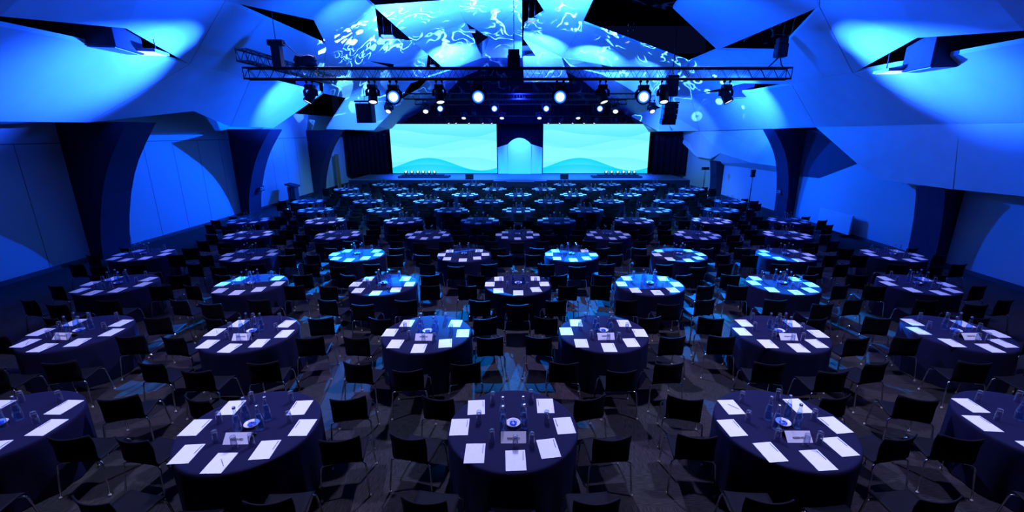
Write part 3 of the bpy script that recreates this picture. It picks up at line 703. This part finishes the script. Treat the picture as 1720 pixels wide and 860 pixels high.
# ================================================================== light
BLUE = (0.0, 0.070, 1.0); CYAN = (0.06, 0.42, 1.0); LAV = (0.42, 0.43, 1.0); DEEP = (0.01, 0.03, 1.0)
def spot(name, loc, target, energy, col, angle, blend=1.0, radius=0.1, gobo=None):
    ld = bpy.data.lights.new(name, 'SPOT'); ld.energy = energy; ld.color = col; ld.spot_size = R(angle); ld.spot_blend = blend; ld.shadow_soft_size = radius
    o = bpy.data.objects.new(name, ld); COL.objects.link(o); o.location = loc
    o.rotation_euler = (Vector(target) - Vector(loc)).to_track_quat('-Z', 'Y').to_euler()
    if gobo: make_gobo(ld, *gobo)
    return o
def make_gobo(ld, kind, scale, seed=0.0, floor=0.0, gain=1.0):
    """a patterned disc inside the lamp: the strength of the beam varies with its direction"""
    ld.use_nodes = True; nt = ld.node_tree
    em = nt.nodes.get('Emission'); n = lambda t, **k: N(ld, t, **k)
    tc = n('ShaderNodeTexCoord'); sx = n('ShaderNodeSeparateXYZ'); nt.links.new(tc.outputs['Normal'], sx.inputs[0])
    dx = n('ShaderNodeMath', operation='DIVIDE'); dy = n('ShaderNodeMath', operation='DIVIDE')
    nt.links.new(sx.outputs['X'], dx.inputs[0]); nt.links.new(sx.outputs['Z'], dx.inputs[1])
    nt.links.new(sx.outputs['Y'], dy.inputs[0]); nt.links.new(sx.outputs['Z'], dy.inputs[1])
    cb = n('ShaderNodeCombineXYZ'); nt.links.new(dx.outputs[0], cb.inputs[0]); nt.links.new(dy.outputs[0], cb.inputs[1]); cb.inputs[2].default_value = seed
    def mr(sock, a, b, lo, hi, smooth=True):
        r = n('ShaderNodeMapRange'); r.interpolation_type = 'SMOOTHSTEP' if smooth else 'LINEAR'
        for i, v in enumerate((a, b, lo, hi)): r.inputs[i + 1].default_value = v
        nt.links.new(sock, r.inputs[0]); return r.outputs[0]
    if kind == 'water':
        wz = n('ShaderNodeTexNoise'); wz.inputs['Scale'].default_value = scale * 0.5; nt.links.new(cb.outputs[0], wz.inputs['Vector'])
        mx = n('ShaderNodeVectorMath', operation='MULTIPLY_ADD'); nt.links.new(wz.outputs['Color'], mx.inputs[0]); mx.inputs[1].default_value = (0.5, 0.5, 0); nt.links.new(cb.outputs[0], mx.inputs[2])
        mp = n('ShaderNodeMapping'); mp.inputs['Scale'].default_value = (0.55, 1.3, 1); nt.links.new(mx.outputs[0], mp.inputs[0])
        nz = n('ShaderNodeTexNoise'); nz.inputs['Scale'].default_value = scale; nz.inputs['Detail'].default_value = 1.5; nt.links.new(mp.outputs[0], nz.inputs['Vector'])
        sb = n('ShaderNodeMath', operation='SUBTRACT'); sb.inputs[1].default_value = 0.5; nt.links.new(nz.outputs[0], sb.inputs[0])
        ab = n('ShaderNodeMath', operation='ABSOLUTE'); nt.links.new(sb.outputs[0], ab.inputs[0])
        a0 = mr(ab.outputs[0], 0.0, 0.03, gain, floor)
        n2 = n('ShaderNodeTexNoise'); n2.inputs['Scale'].default_value = scale * 0.8; n2.inputs['Detail'].default_value = 0; nt.links.new(cb.outputs[0], n2.inputs['Vector'])
        msk = mr(n2.outputs[0], 0.44, 0.62, 0.0, 1.0); ml = n('ShaderNodeMath', operation='MULTIPLY'); nt.links.new(a0, ml.inputs[0]); nt.links.new(msk, ml.inputs[1]); a = ml.outputs[0]
    elif kind == 'shards':
        vo = n('ShaderNodeTexVoronoi'); vo.inputs['Scale'].default_value = scale; nt.links.new(cb.outputs[0], vo.inputs['Vector'])
        sp = n('ShaderNodeSeparateColor'); nt.links.new(vo.outputs['Color'], sp.inputs[0])
        a = mr(sp.outputs[0], 0.82, 0.84, floor, gain)
    elif kind == 'rings':
        vo = n('ShaderNodeTexVoronoi'); vo.inputs['Scale'].default_value = scale; vo.inputs['Randomness'].default_value = 0.8; nt.links.new(cb.outputs[0], vo.inputs['Vector'])
        d = n('ShaderNodeMath', operation='SUBTRACT'); d.inputs[1].default_value = 0.25; nt.links.new(vo.outputs['Distance'], d.inputs[0])
        ab = n('ShaderNodeMath', operation='ABSOLUTE'); nt.links.new(d.outputs[0], ab.inputs[0])
        a = mr(ab.outputs[0], 0.04, 0.09, gain, floor)
    elif kind == 'bands':
        mp = n('ShaderNodeMapping'); mp.inputs['Scale'].default_value = (0.5, 1.4, 1); mp.inputs['Rotation'].default_value = (0, 0, seed); nt.links.new(cb.outputs[0], mp.inputs[0])
        vo = n('ShaderNodeTexVoronoi'); vo.inputs['Scale'].default_value = scale; nt.links.new(mp.outputs[0], vo.inputs['Vector'])
        sp = n('ShaderNodeSeparateColor'); nt.links.new(vo.outputs['Color'], sp.inputs[0])
        a = mr(sp.outputs[0], 0.59, 0.62, floor, gain)
    nt.links.new(a, em.inputs['Strength'])
# house light over the tables
for x in (-6.5, 0.0, 6.5):
    spot('house_light', (x, 10.0, 8.3 if x else 9.2), (x * 0.98, 7.6, 0), 5600, LAV, 105, 0.9, 0.22)
for x in (-5, 5):
    spot('house_light', (x, 4.2, 8.4), (x, 4.4, 0), 2600, LAV, 80, 0.8, 0.25)
for x in (-7, 7):
    spot('house_light', (x, 17.0, 8.0), (x, 13.6, 0), 2200, LAV, 72, 0.8, 0.25)
# cyan light on the rear tables
for x in (-6, 0, 6):
    spot('stage_wash', (x * 0.6, 20.2, 5.5), (x * 1.0, 26.2, 0.7), 6500, (0.10, 0.46, 1.0), 74, 0.8, 0.15)
    spot('stage_wash', (x * 0.7, 15.3, 5.0), (x * 1.05, 19.6, 0.7), 3000, (0.10, 0.46, 1.0), 62, 0.8, 0.1)
# pools on the folded ceiling
POOL = (0.010, 0.082, 1.0)
for s in (-1, 1):
    spot('ceiling_wash', (s * 6.7, 15.45, 4.95), (s * 11.2, 12.7, 5.85), 19000, POOL, 44, 1.0, 0.05)
    spot('ceiling_wash', (s * 6.7, 15.45, 5.0), (s * 10.2, 13.6, 6.6), 8000, POOL, 30, 1.0, 0.05)
    spot('ceiling_wash', (s * 7.4, 18.8, 4.8), (s * 11.4, 22.6, 5.4), 22000, POOL, 44, 1.0, 0.06)
    spot('ceiling_wash', (s * 4.6, 14.9, 6.3), (s * 10.5, 8.0, 7.4), 2600, BLUE, 100, 1.0, 0.3)
    spot('ceiling_wash', (s * 3.6, 15.0, 6.5), (s * 8.4, 18.5, 8.0), 2600, BLUE, 90, 1.0, 0.3)
for px, py, e, an in ((678, 22, 34000, 58), (755, 88, 34000, 54), (812, 2, 26000, 58), (905, 84, 34000, 52), (998, 106, 34000, 50), (935, 4, 26000, 58), (590, 30, 5000, 50), (1090, 128, 9000, 50), (610, 200, 7000, 56), (1135, 208, 9000, 50)):
    q = on_vault(px, py)
    if q.y > 29: q = at_y(px, py, 29.0)
    spot('ceiling_wash', (q.x * 0.75, q.y - 3.6, 6.6 if py < 150 else 4.6), q, e, (0.014, 0.092, 1.0), an, 1.0, 0.1)
for s in (-1, 1): spot('ceiling_wash', (s * 2.0, 18.0, 6.5), (s * 3.0, 24.5, 9.4), 5200, BLUE, 100, 1.0, 0.2)
spot('water_effect', (-1.0, 16.9, 6.3), (-3.6, 22.8, 9.6), 240000, (0.04, 0.20, 1.0), 78, 0.5, 0.01, ('water', 11.0, 0.3, 0.0, 1.0))
spot('water_effect', (1.0, 16.9, 6.3), (3.6, 22.6, 9.5), 240000, (0.04, 0.20, 1.0), 74, 0.5, 0.01, ('water', 11.0, 5.3, 0.0, 1.0))
spot('shard_effect', (-5.0, 18.4, 6.7), (-7.9, 22.3, 8.0), 26000, (0.08, 0.35, 1.0), 52, 0.4, 0.01, ('shards', 17, 0.2, 0.0, 1.0))
spot('ring_effect', (7.7, 19.0, 4.5), (10.5, 25.6, 5.8), 40000, (0.08, 0.35, 1.0), 34, 0.4, 0.01, ('rings', 10, 0.2, 0.0, 1.0))
# blue wash on the side walls, from the stage end
spot('wall_wash', (-8.0, 29.2, 5.3), (-14.1, 17.0, 1.6), 19000, BLUE, 60, 0.8, 0.05)
spot('wall_wash', (-8.2, 30.2, 5.0), (-14.1, 24.2, 1.8), 5200, BLUE, 70, 0.9, 0.05)
spot('wall_wash', (5.5, 29.3, 5.9), (13.3, 13.0, 1.8), 17000, BLUE, 60, 0.9, 0.06)
spot('wall_wash', (0.0, 27.5, 5.9), (13.3, 25.0, 1.4), 11000, BLUE, 60, 0.9, 0.06)
# patterned beams on the floor and the middle tables
for x, tx, ty, e, sd in ((-4.9, -4.6, 10.7, 36000, 0.4), (-1.6, -0.8, 11.0, 38000, 1.9), (1.9, 1.9, 10.7, 38000, 3.1), (5.3, 5.2, 10.8, 36000, 4.6)):
    spot('pattern_beam', (x, 15.3, 4.75), (tx, ty, 0.3), e, (0.0, 0.21, 1.0), 46, 0.25, 0.012, ('bands', 7.0, sd, 0.0, 1.0))
# stage
spot('stage_light', (0.05, 33.4, 5.4), (0.05, 36.2, 3.2), 5200, (0.02, 0.16, 1.0), 46, 1.0, 0.1)
for x in (-7, -2.4, 2.4, 7): spot('stage_light', (x, 31.4, 5.4), (x, 33.6, 0.85), 22000, BLUE, 80, 0.9, 0.1)
spot('stage_light', (0, 29, 6.0), (0, 36, 8.5), 9000, DEEP, 130, 1.0, 0.2)
w = bpy.data.worlds.new('world'); sc.world = w; w.use_nodes = True
w.node_tree.nodes['Background'].inputs[0].default_value = (0.05, 0.08, 0.5, 1); w.node_tree.nodes['Background'].inputs[1].default_value = 0.03
#==PART4==
# ================================================================== tables and chairs
def cloth_mesh(seed):
    rnd = random.Random(seed); n = 112
    ph = [rnd.uniform(0, 2 * PI) for _ in range(4)]
    prof = [(0.0, 0.745), (0.35, 0.745), (0.60, 0.745), (0.715, 0.745), (0.738, 0.741), (0.748, 0.728), (0.751, 0.70), (0.752, 0.6), (0.753, 0.45), (0.754, 0.3), (0.756, 0.15), (0.760, 0.012)]
    m = MB(); rings = []
    for r, z in prof:
        if r == 0: rings.append([m.bm.verts.new((0, 0, z))]); continue
        f = max(0.0, (0.70 - z) / 0.70) ** 0.8 if z < 0.70 else 0.0; ring = []
        for k in range(n):
            a = 2 * PI * k / n
            w = 0.55 * math.sin(15 * a + ph[0]) + 0.3 * math.sin(9 * a + ph[1]) + 0.25 * math.sin(23 * a + ph[2])
            rr = r + f * (0.026 * w - 0.012)
            ring.append(m.bm.verts.new((rr * math.cos(a), rr * math.sin(a), z)))
        rings.append(ring)
    for A, B in zip(rings, rings[1:]):
        for k in range(n):
            k2 = (k + 1) % n
            f = m.bm.faces.new((A[0], B[k], B[k2]) if len(A) == 1 else (A[k], B[k], B[k2], A[k2])); f.smooth = True
    return m.mesh('tablecloth', 'cloth')
CLOTHS = [cloth_mesh(i) for i in range(4)]
m = MB(); m.lathe([(0, 0.715), (0.72, 0.715), (0.72, 0.738), (0, 0.738)], 40, smooth=False); TOP = m.mesh('tabletop', 'wood')
m = MB(); m.lathe([(0.0, 0.0), (0.30, 0.0), (0.28, 0.03), (0.05, 0.06), (0.04, 0.68), (0.2, 0.715), (0, 0.715)], 20); PED = m.mesh('pedestal', 'black')

# chair: one upholstered shell (seat and back) on four chrome legs
PROF = [(0.235, 0.430), (0.215, 0.447), (0.16, 0.452), (0.05, 0.446), (-0.06, 0.440), (-0.14, 0.441), (-0.185, 0.452), (-0.208, 0.475), (-0.222, 0.52), (-0.24, 0.60), (-0.258, 0.68), (-0.275, 0.755), (-0.285, 0.805)]
def shell_part(idx, nu=10):
    m = MB(); g = []
    for i in idx:
        y, z = PROF[i]
        back = max(0.0, min(1.0, (z - 0.46) / 0.2)) if i >= 6 else 0.0
        hw = 0.218 if i < 7 else 0.212 + 0.006 * back
        row = []
        for k in range(nu + 1):
            u = -1 + 2 * k / nu; e = u * u
            row.append(m.bm.verts.new((u * hw, y + back * 0.055 * e, z + (0.012 * e if i < 6 else 0.0) - (0.012 * (1 - e) if i == len(PROF) - 1 else 0))))
        g.append(row)
    for A, B in zip(g, g[1:]):
        for k in range(nu):
            f = m.bm.faces.new((A[k], A[k + 1], B[k + 1], B[k])); f.smooth = True
    bmesh.ops.recalc_face_normals(m.bm, faces=m.bm.faces)
    bmesh.ops.solidify(m.bm, geom=list(m.bm.faces), thickness=0.014)
    return m
SEAT = shell_part(range(0, 7)).mesh('seat', 'chair'); BACK = shell_part(range(6, len(PROF))).mesh('backrest', 'chair')
LEGP = {}
for sx in (-1, 1):
    LEGP[sx, 'r'] = [(0.13 * sx, -0.165, 0.424), (0.205 * sx, -0.185, 0.432), (0.236 * sx, -0.195, 0.415), (0.243 * sx, -0.20, 0.385), (0.262 * sx, -0.245, 0.022)]
    LEGP[sx, 'f'] = [(0.13 * sx, 0.15, 0.424), (0.205 * sx, 0.19, 0.432), (0.236 * sx, 0.205, 0.415), (0.243 * sx, 0.212, 0.385), (0.262 * sx, 0.265, 0.022)]
LEGM = {}
for k, pts in LEGP.items():
    m = MB(); m.tube(pts, 0.0105, 8); LEGM[k] = m.mesh('leg', 'chrome')
m = MB(); m.lathe([(0, 0), (0.014, 0), (0.016, 0.012), (0.0125, 0.028), (0, 0.028)], 10); GLIDE = m.mesh('glide', 'glide')
RAILM = {}
for sx in (-1, 1):
    m = MB(); m.tube([(0.13 * sx, 0.16, 0.424), (0.13 * sx, -0.17, 0.424)], 0.0095, 6); RAILM[sx] = m.mesh('seat_rail', 'chrome')
# far chairs, together in one mesh
m = MB()
def low_chair_geo():
    vs, fs, ms = [], [], []
    for me, mi in ((SEAT, 0), (BACK, 0)) + tuple((LEGM[k], 1) for k in LEGM):
        o = len(vs); vs += [v.co.copy() for v in me.vertices]; fs += [tuple(o + i for i in p.vertices) for p in me.polygons]; ms += [mi] * len(me.polygons)
    return vs, fs, ms
LOW = low_chair_geo()

# things on the table
m = MB(); m.lathe([(0.0, 0.150), (0.026, 0.150), (0.0285, 0.146), (0.0345, 0.002), (0.0335, 0.0), (0.0315, 0.002), (0.0265, 0.118), (0.0, 0.122)], 20); GLASS = m.mesh('tumbler', 'glass')
m = MB(); m.lathe([(0.0, 0.150), (0.027, 0.149), (0.034, 0.0)], 10); GLASS_LOW = m.mesh('tumbler', 'glass')
m = MB(); m.lathe([(0.0, 0.0), (0.040, 0.0), (0.0435, 0.006), (0.0435, 0.10), (0.040, 0.135), (0.019, 0.235), (0.0145, 0.25), (0.0145, 0.288), (0.0165, 0.29), (0.0165, 0.297), (0.012, 0.298)], 20); BOTTLE = m.mesh('bottle_glass', 'bottle')
m = MB(); m.lathe([(0, 0.008), (0.040, 0.008), (0.0405, 0.10), (0.037, 0.134), (0.0255, 0.19), (0, 0.19)], 16); WATER = m.mesh('water', 'water')
m = MB(); m.lathe([(0.0185, 0.286), (0.0185, 0.308), (0.014, 0.312), (0, 0.312)], 14); CAP = m.mesh('cap', 'capmetal')
m = MB(); m.lathe([(0.0, 0.0), (0.043, 0.0), (0.043, 0.12), (0.018, 0.24), (0.015, 0.29), (0.018, 0.29), (0.018, 0.31), (0, 0.312)], 10, mis=[0, 0, 0, 0, 1, 1, 1]); BOTTLE_LOW = m.mesh('water_bottle', ['bottle', 'capmetal'])
m = MB(); m.lathe([(0.0, 0.0), (0.045, 0.0), (0.05, 0.008), (0.078, 0.034), (0.083, 0.036), (0.080, 0.032), (0.052, 0.012), (0.0, 0.010)], 28); BOWL = m.mesh('bowl', 'china')
def sweet_mesh():
    m = MB(); m.lathe([(0, -0.022), (0.009, -0.022), (0.003, -0.013), (0.010, -0.009), (0.012, 0), (0.010, 0.009), (0.003, 0.013), (0.009, 0.022), (0, 0.022)], 8)
    return m.mesh('wrapped_sweet', 'sweet')
SWEET = sweet_mesh()
m = MB(); rnd = random.Random(3)
for k in range(7):
    a = k * 0.9; r_ = 0.034 if k < 6 else 0
    sub = [(0, -0.02), (0.012, -0.008), (0.012, 0.008), (0, 0.02)]
    m.lathe(sub, 6, c=(r_ * math.cos(a), r_ * math.sin(a), 0.0345))
HEAP = m.mesh('sweets', 'sweet')
m = MB(); m.box((0, 0, 0.0035), (0.21, 0.297, 0.005)); PAD = m.mesh('notepad', 'paper')
m = MB(); m.lathe([(0, -0.07), (0.0012, -0.068), (0.0032, -0.055), (0.0032, 0.05), (0.0024, 0.068), (0, 0.07)], 8); PEN = m.mesh('pen', 'penbody')
# tent card
def tent():
    m = MB(); w, h, d = 0.14, 0.088, 0.088
    A = [(-w, -d, 0.001), (w, -d, 0.001), (w, 0, h), (-w, 0, h)]; B = [(-w, d, 0.001), (w, d, 0.001), (w, 0, h), (-w, 0, h)]
    va = [m.bm.verts.new(p) for p in A]; vb = [m.bm.verts.new(p) for p in B[:2]]
    m.bm.faces.new(va); m.bm.faces.new((vb[1], vb[0], va[3], va[2])); bmesh.ops.recalc_face_normals(m.bm, faces=m.bm.faces)
    bmesh.ops.solidify(m.bm, geom=list(m.bm.faces), thickness=0.0015)
    return m.mesh('card', 'card')
TENT = tent()
def text_mesh(s, size):
    cu = bpy.data.curves.new('lettering', 'FONT'); cu.body = s; cu.size = size; cu.align_x = 'CENTER'; cu.align_y = 'CENTER'; cu.extrude = 0.0004; cu.offset = 0.0006
    o = bpy.data.objects.new('lettering', cu); COL.objects.link(o)
    me = bpy.data.meshes.new_from_object(o.evaluated_get(bpy.context.evaluated_depsgraph_get())); bpy.data.objects.remove(o); bpy.data.curves.remove(cu)
    me.materials.clear(); me.materials.append(M['ink']); return me
LETTER = text_mesh('RESERVED', 0.031)

PADS = [(-0.43, 0.37, 1), (0.42, 0.36, -1), (-0.625, 0.0, 0), (0.605, -0.03, 2), (-0.43, -0.43, 0), (0.375, -0.40, 8), (0.0, -0.575, 0)]
PAD_POS = ['far left', 'far right', 'left', 'right', 'near left', 'near right', 'near middle']
GLS = [(-0.24, 0.48), (0.245, 0.49), (-0.39, 0.09), (0.405, 0.06), (-0.238, -0.25), (0.19, -0.325), (0.02, -0.352)]
BTL = [(-0.115, -0.055), (-0.115, 0.12), (0.125, -0.045), (0.125, 0.125)]
BTL_POS = ['near left', 'far left', 'near right', 'far right']
CHR = [(-0.90, 0.72, -14), (0.90, 0.72, 14), (-1.03, -0.03, -9), (1.03, -0.03, 9), (-0.70, -0.82, -8), (0.70, -0.82, 8), (0.0, -1.10, 0)]
ROWN = ['front', 'second', 'third', 'fourth', 'fifth', 'sixth', 'seventh', 'eighth', 'ninth', 'tenth', 'eleventh']
ORD = ['leftmost', 'second', 'third', 'fourth', 'fifth', 'sixth', 'seventh', 'eighth']
ROWS = []
for i, n in enumerate([5, 6, 7, 8, 7, 8, 7, 8, 7, 8, 6]):
    xs = [3.0 * (j - (n - 1) / 2) for j in range(n)]
    if i == 10: xs = [-9, -6, -3, 3, 6, 9]                       # the steps up to the stage take the middle place
    if i == 0: xs = [-6.0, -3.07, 0.0, 3.12, 6.1]
    ROWS.append((4.39 + 2.5 * i, xs))
def in_frame(x, y, z0, z1, r):
    for dx in (-r, 0, r):
        for dy in (-r, 0, r):
            for z in (z0, (z0 + z1) / 2, z1):
                a, b = proj((x + dx, y + dy, z))
                if 0 <= a <= 1720 and 0 <= b <= 860: return True
    return False
def where(j, n, row):
    if j == n - 1: t = 'rightmost table'
    elif j == 0: t = 'leftmost table'
    else: t = f'{ORD[j]} table from left'
    return f'{t} in {ROWN[row]} row'
rj = random.Random(11)
count = {'chair': 0, 'pad': 0, 'glass': 0}
far_chairs, far_pads, far_glasses = [], [], []
LIM = 300
for i, (ty, xs) in enumerate(ROWS):
    n = len(xs)
    for j, tx in enumerate(xs):
        W = where(j, n, i); detail = i <= 2
        x, y = tx + rj.uniform(-0.02, 0.02), ty + rj.uniform(-0.02, 0.02)
        if not in_frame(x, y, 0.0, 0.8, 0.78): continue
        t = thing('round_table', f'round table under navy cloth, {W}', 'table', (x, y, 0), rj.uniform(0, 2 * PI), 'round banquet tables')
        put('tablecloth', CLOTHS[(i * 3 + j) % 4], t); put('tabletop', TOP, t); put('pedestal', PED, t)
        turn = rj.uniform(-4, 4)
        def on(px, py):
            c, s = math.cos(R(turn)), math.sin(R(turn)); return (x + px * c - py * s, y + px * s + py * c)
        # chairs
        for k, (cx, cy, a) in enumerate(CHR):
            X, Y = x + cx + rj.uniform(-0.02, 0.03) * (1 if cx > 0 else -1), y + cy + rj.uniform(-0.04, 0.02) * (1 if cy < 0 else 0.5)
            rz = R(a + rj.uniform(-5, 5))
            for _ in range(30):                                     # keep the legs and seat clear of the cloth
                ck, sk = math.cos(rz), math.sin(rz)
                if min(math.hypot(X + u * ck - v * sk - x, Y + u * sk + v * ck - y) for u in (-0.272, 0.0, 0.272) for v in (-0.26, 0.0, 0.275)) > 0.795: break
                dl = math.hypot(X - x, Y - y); X += (X - x) / dl * 0.012; Y += (Y - y) / dl * 0.012
            if not in_frame(X, Y, 0.0, 0.8, 0.24): continue
            if count['chair'] >= LIM: far_chairs.append((X, Y, rz)); continue
            count['chair'] += 1
            c = thing('conference_chair', f'black shell chair, {PAD_POS[k]} of {W}', 'chair', (X, Y, 0), rz, 'black chairs around the tables')
            put('seat', SEAT, c); put('backrest', BACK, c)
            for kk in LEGM:
                lg = put('leg', LEGM[kk], c)
                if detail: 
                    e = LEGP[kk][-1]; put('glide', GLIDE, lg, (e[0], e[1], 0.0))
            if detail:
                for sx in (-1, 1): put('seat_rail', RAILM[sx], c)
        # notepads and pens
        for k, (px, py, a) in enumerate(PADS):
            X, Y = on(px + rj.uniform(-.012, .012), py + rj.uniform(-.012, .012)); rz = R(a * 0.7 + turn + rj.uniform(-3, 3))
            if not in_frame(X, Y, 0.745, 0.75, 0.12): continue
            if count['pad'] >= LIM: far_pads.append((X, Y, rz)); continue
            count['pad'] += 1
            tag(put('notepad', PAD, None, (X, Y, 0.7455), rz), f'white notepad, {PAD_POS[k]} on {W}', 'notepad', 'white notepads on the tables')
            if detail:
                d = rj.random(); ox, oy, pa = (0.082, 0.06, rj.uniform(-3, 3)) if d < 0.88 else (0.03, 0.0, rj.uniform(25, 40))
                if px > 0.3 and d < 0.88 and k != 5: ox = -0.082
                c, s = math.cos(rz), math.sin(rz)
                o = put('pen', PEN, None, (X + ox * c - oy * s, Y + ox * s + oy * c, 0.7515 + 0.0034)); o.rotation_euler = (PI / 2, 0, rz + R(pa))
                tag(o, f'slim pen on the {PAD_POS[k]} notepad of {W}', 'pen', 'pens on the notepads')
        # tumblers
        for k, (px, py) in enumerate(GLS):
            X, Y = on(px + rj.uniform(-.008, .008), py + rj.uniform(-.008, .008))
            if not in_frame(X, Y, 0.745, 0.9, 0.04): continue
            if count['glass'] >= LIM: far_glasses.append((X, Y)); continue
            count['glass'] += 1
            tag(put('tumbler', GLASS if detail else GLASS_LOW, None, (X, Y, 0.7452)), f'upturned glass tumbler, {PAD_POS[k]} on {W}', 'glass', 'upturned tumblers on the tables')
        # bottles, bowl, sweets
        for k, (px, py) in enumerate(BTL):
            X, Y = on(px + rj.uniform(-.01, .01), py + rj.uniform(-.01, .01))
            if not in_frame(X, Y, 0.745, 1.05, 0.04): continue
            lab = f'{BTL_POS[k]} glass water bottle on {W}'
            if detail:
                b = tag(put('water_bottle', BOTTLE, None, (X, Y, 0.7452)), lab, 'bottle', 'glass water bottles on the tables')
                put('water', WATER, b); put('cap', CAP, b)
            else: tag(put('water_bottle', BOTTLE_LOW, None, (X, Y, 0.7452)), lab, 'bottle', 'glass water bottles on the tables')
        X, Y = on(0.005, 0.02)
        if in_frame(X, Y, 0.745, 0.8, 0.08):
            tag(put('sweet_dish', BOWL, None, (X, Y, 0.7452)), f'small white dish of sweets on {W}', 'dish', 'white dishes of sweets')
            if i < 2:
                for k in range(6):
                    a = k * PI / 3 + rj.uniform(-.2, .2); rr = 0.030
                    o = put('wrapped_sweet', SWEET, None, (X + rr * math.cos(a), Y + rr * math.sin(a), 0.7452 + 0.026)); o.rotation_euler = (PI / 2, 0, a + rj.uniform(-.3, .3))
                    tag(o, f'blue wrapped sweet in the dish on {W}', 'sweet', f'sweets in the dish on {W}')
            else:
                tag(put('dish_filling', HEAP, None, (X, Y, 0.7452)), f'blue sweets heaped in the dish on {W}', 'sweets', None, 'stuff')
        # reserved cards
        if i < 2:
            X, Y = on(0.0, -0.212)
            if in_frame(X, Y, 0.745, 0.87, 0.14):
                s = thing('reserved_sign', f'white folded RESERVED card on {W}', 'sign', (X, Y, 0.7455), R(turn * 0.4 + rj.uniform(-4, 4)), 'RESERVED cards on the tables')
                put('card', TENT, s)
                tl = PI / 4
                o = put('lettering', LETTER, s, (0, -0.0545 + 0.012 * i, 0.0365 + 0.012 * i)); o.rotation_euler = (PI / 2 - tl, 0, 0)
# the chairs, notepads and tumblers beyond the nearest three hundred of each kind
def mass(name, items, geo, mats, label, cat):
    vs0, fs0, ms0 = geo; vs, fs, ms = [], [], []
    for it in items:
        X, Y, z, rz = it; c, s = math.cos(rz), math.sin(rz); o = len(vs)
        vs += [(X + v.x * c - v.y * s, Y + v.x * s + v.y * c, v.z + z) for v in vs0]
        fs += [tuple(o + q for q in f) for f in fs0]; ms += ms0
    me = bpy.data.meshes.new(name); me.from_pydata(vs, [], fs)
    for mm in mats: me.materials.append(M[mm])
    me.polygons.foreach_set('material_index', ms); me.update()
    tag(put(name, me), label, cat, None, 'stuff')
def geo_of(me): return [v.co.copy() for v in me.vertices], [tuple(p.vertices) for p in me.polygons], [p.material_index for p in me.polygons]
if far_chairs: mass('distant_chairs', [(a, b, 0, c) for a, b, c in far_chairs], LOW, ['chair', 'chrome'], 'black shell chairs around the tables nearest the stage', 'chairs')
if far_pads: mass('distant_notepads', [(a, b, 0.7455, c) for a, b, c in far_pads], geo_of(PAD), ['paper'], 'white notepads on the tables nearest the stage', 'notepads')
if far_glasses: mass('distant_tumblers', [(a, b, 0.7452, 0) for a, b in far_glasses], geo_of(GLASS_LOW), ['glass'], 'upturned tumblers on the tables nearest the stage', 'glasses')
print('COUNTS', count, len(far_chairs), len(far_pads), len(far_glasses))

# ------------------------------------------------------------------ view
vs = sc.view_settings
sc.display_settings.display_device = 'sRGB'
vs.view_transform = 'Standard'; vs.look = 'None'; vs.exposure = 0.0; vs.gamma = 1.0; vs.use_curve_mapping = False
sc.cycles.use_denoising = True
sc.cycles.max_bounces = 6; sc.cycles.diffuse_bounces = 3; sc.cycles.glossy_bounces = 2; sc.cycles.transmission_bounces = 4; sc.cycles.transparent_max_bounces = 16
sc.cycles.sample_clamp_indirect = 3.0
sc.cycles.caustics_reflective = False; sc.cycles.caustics_refractive = False
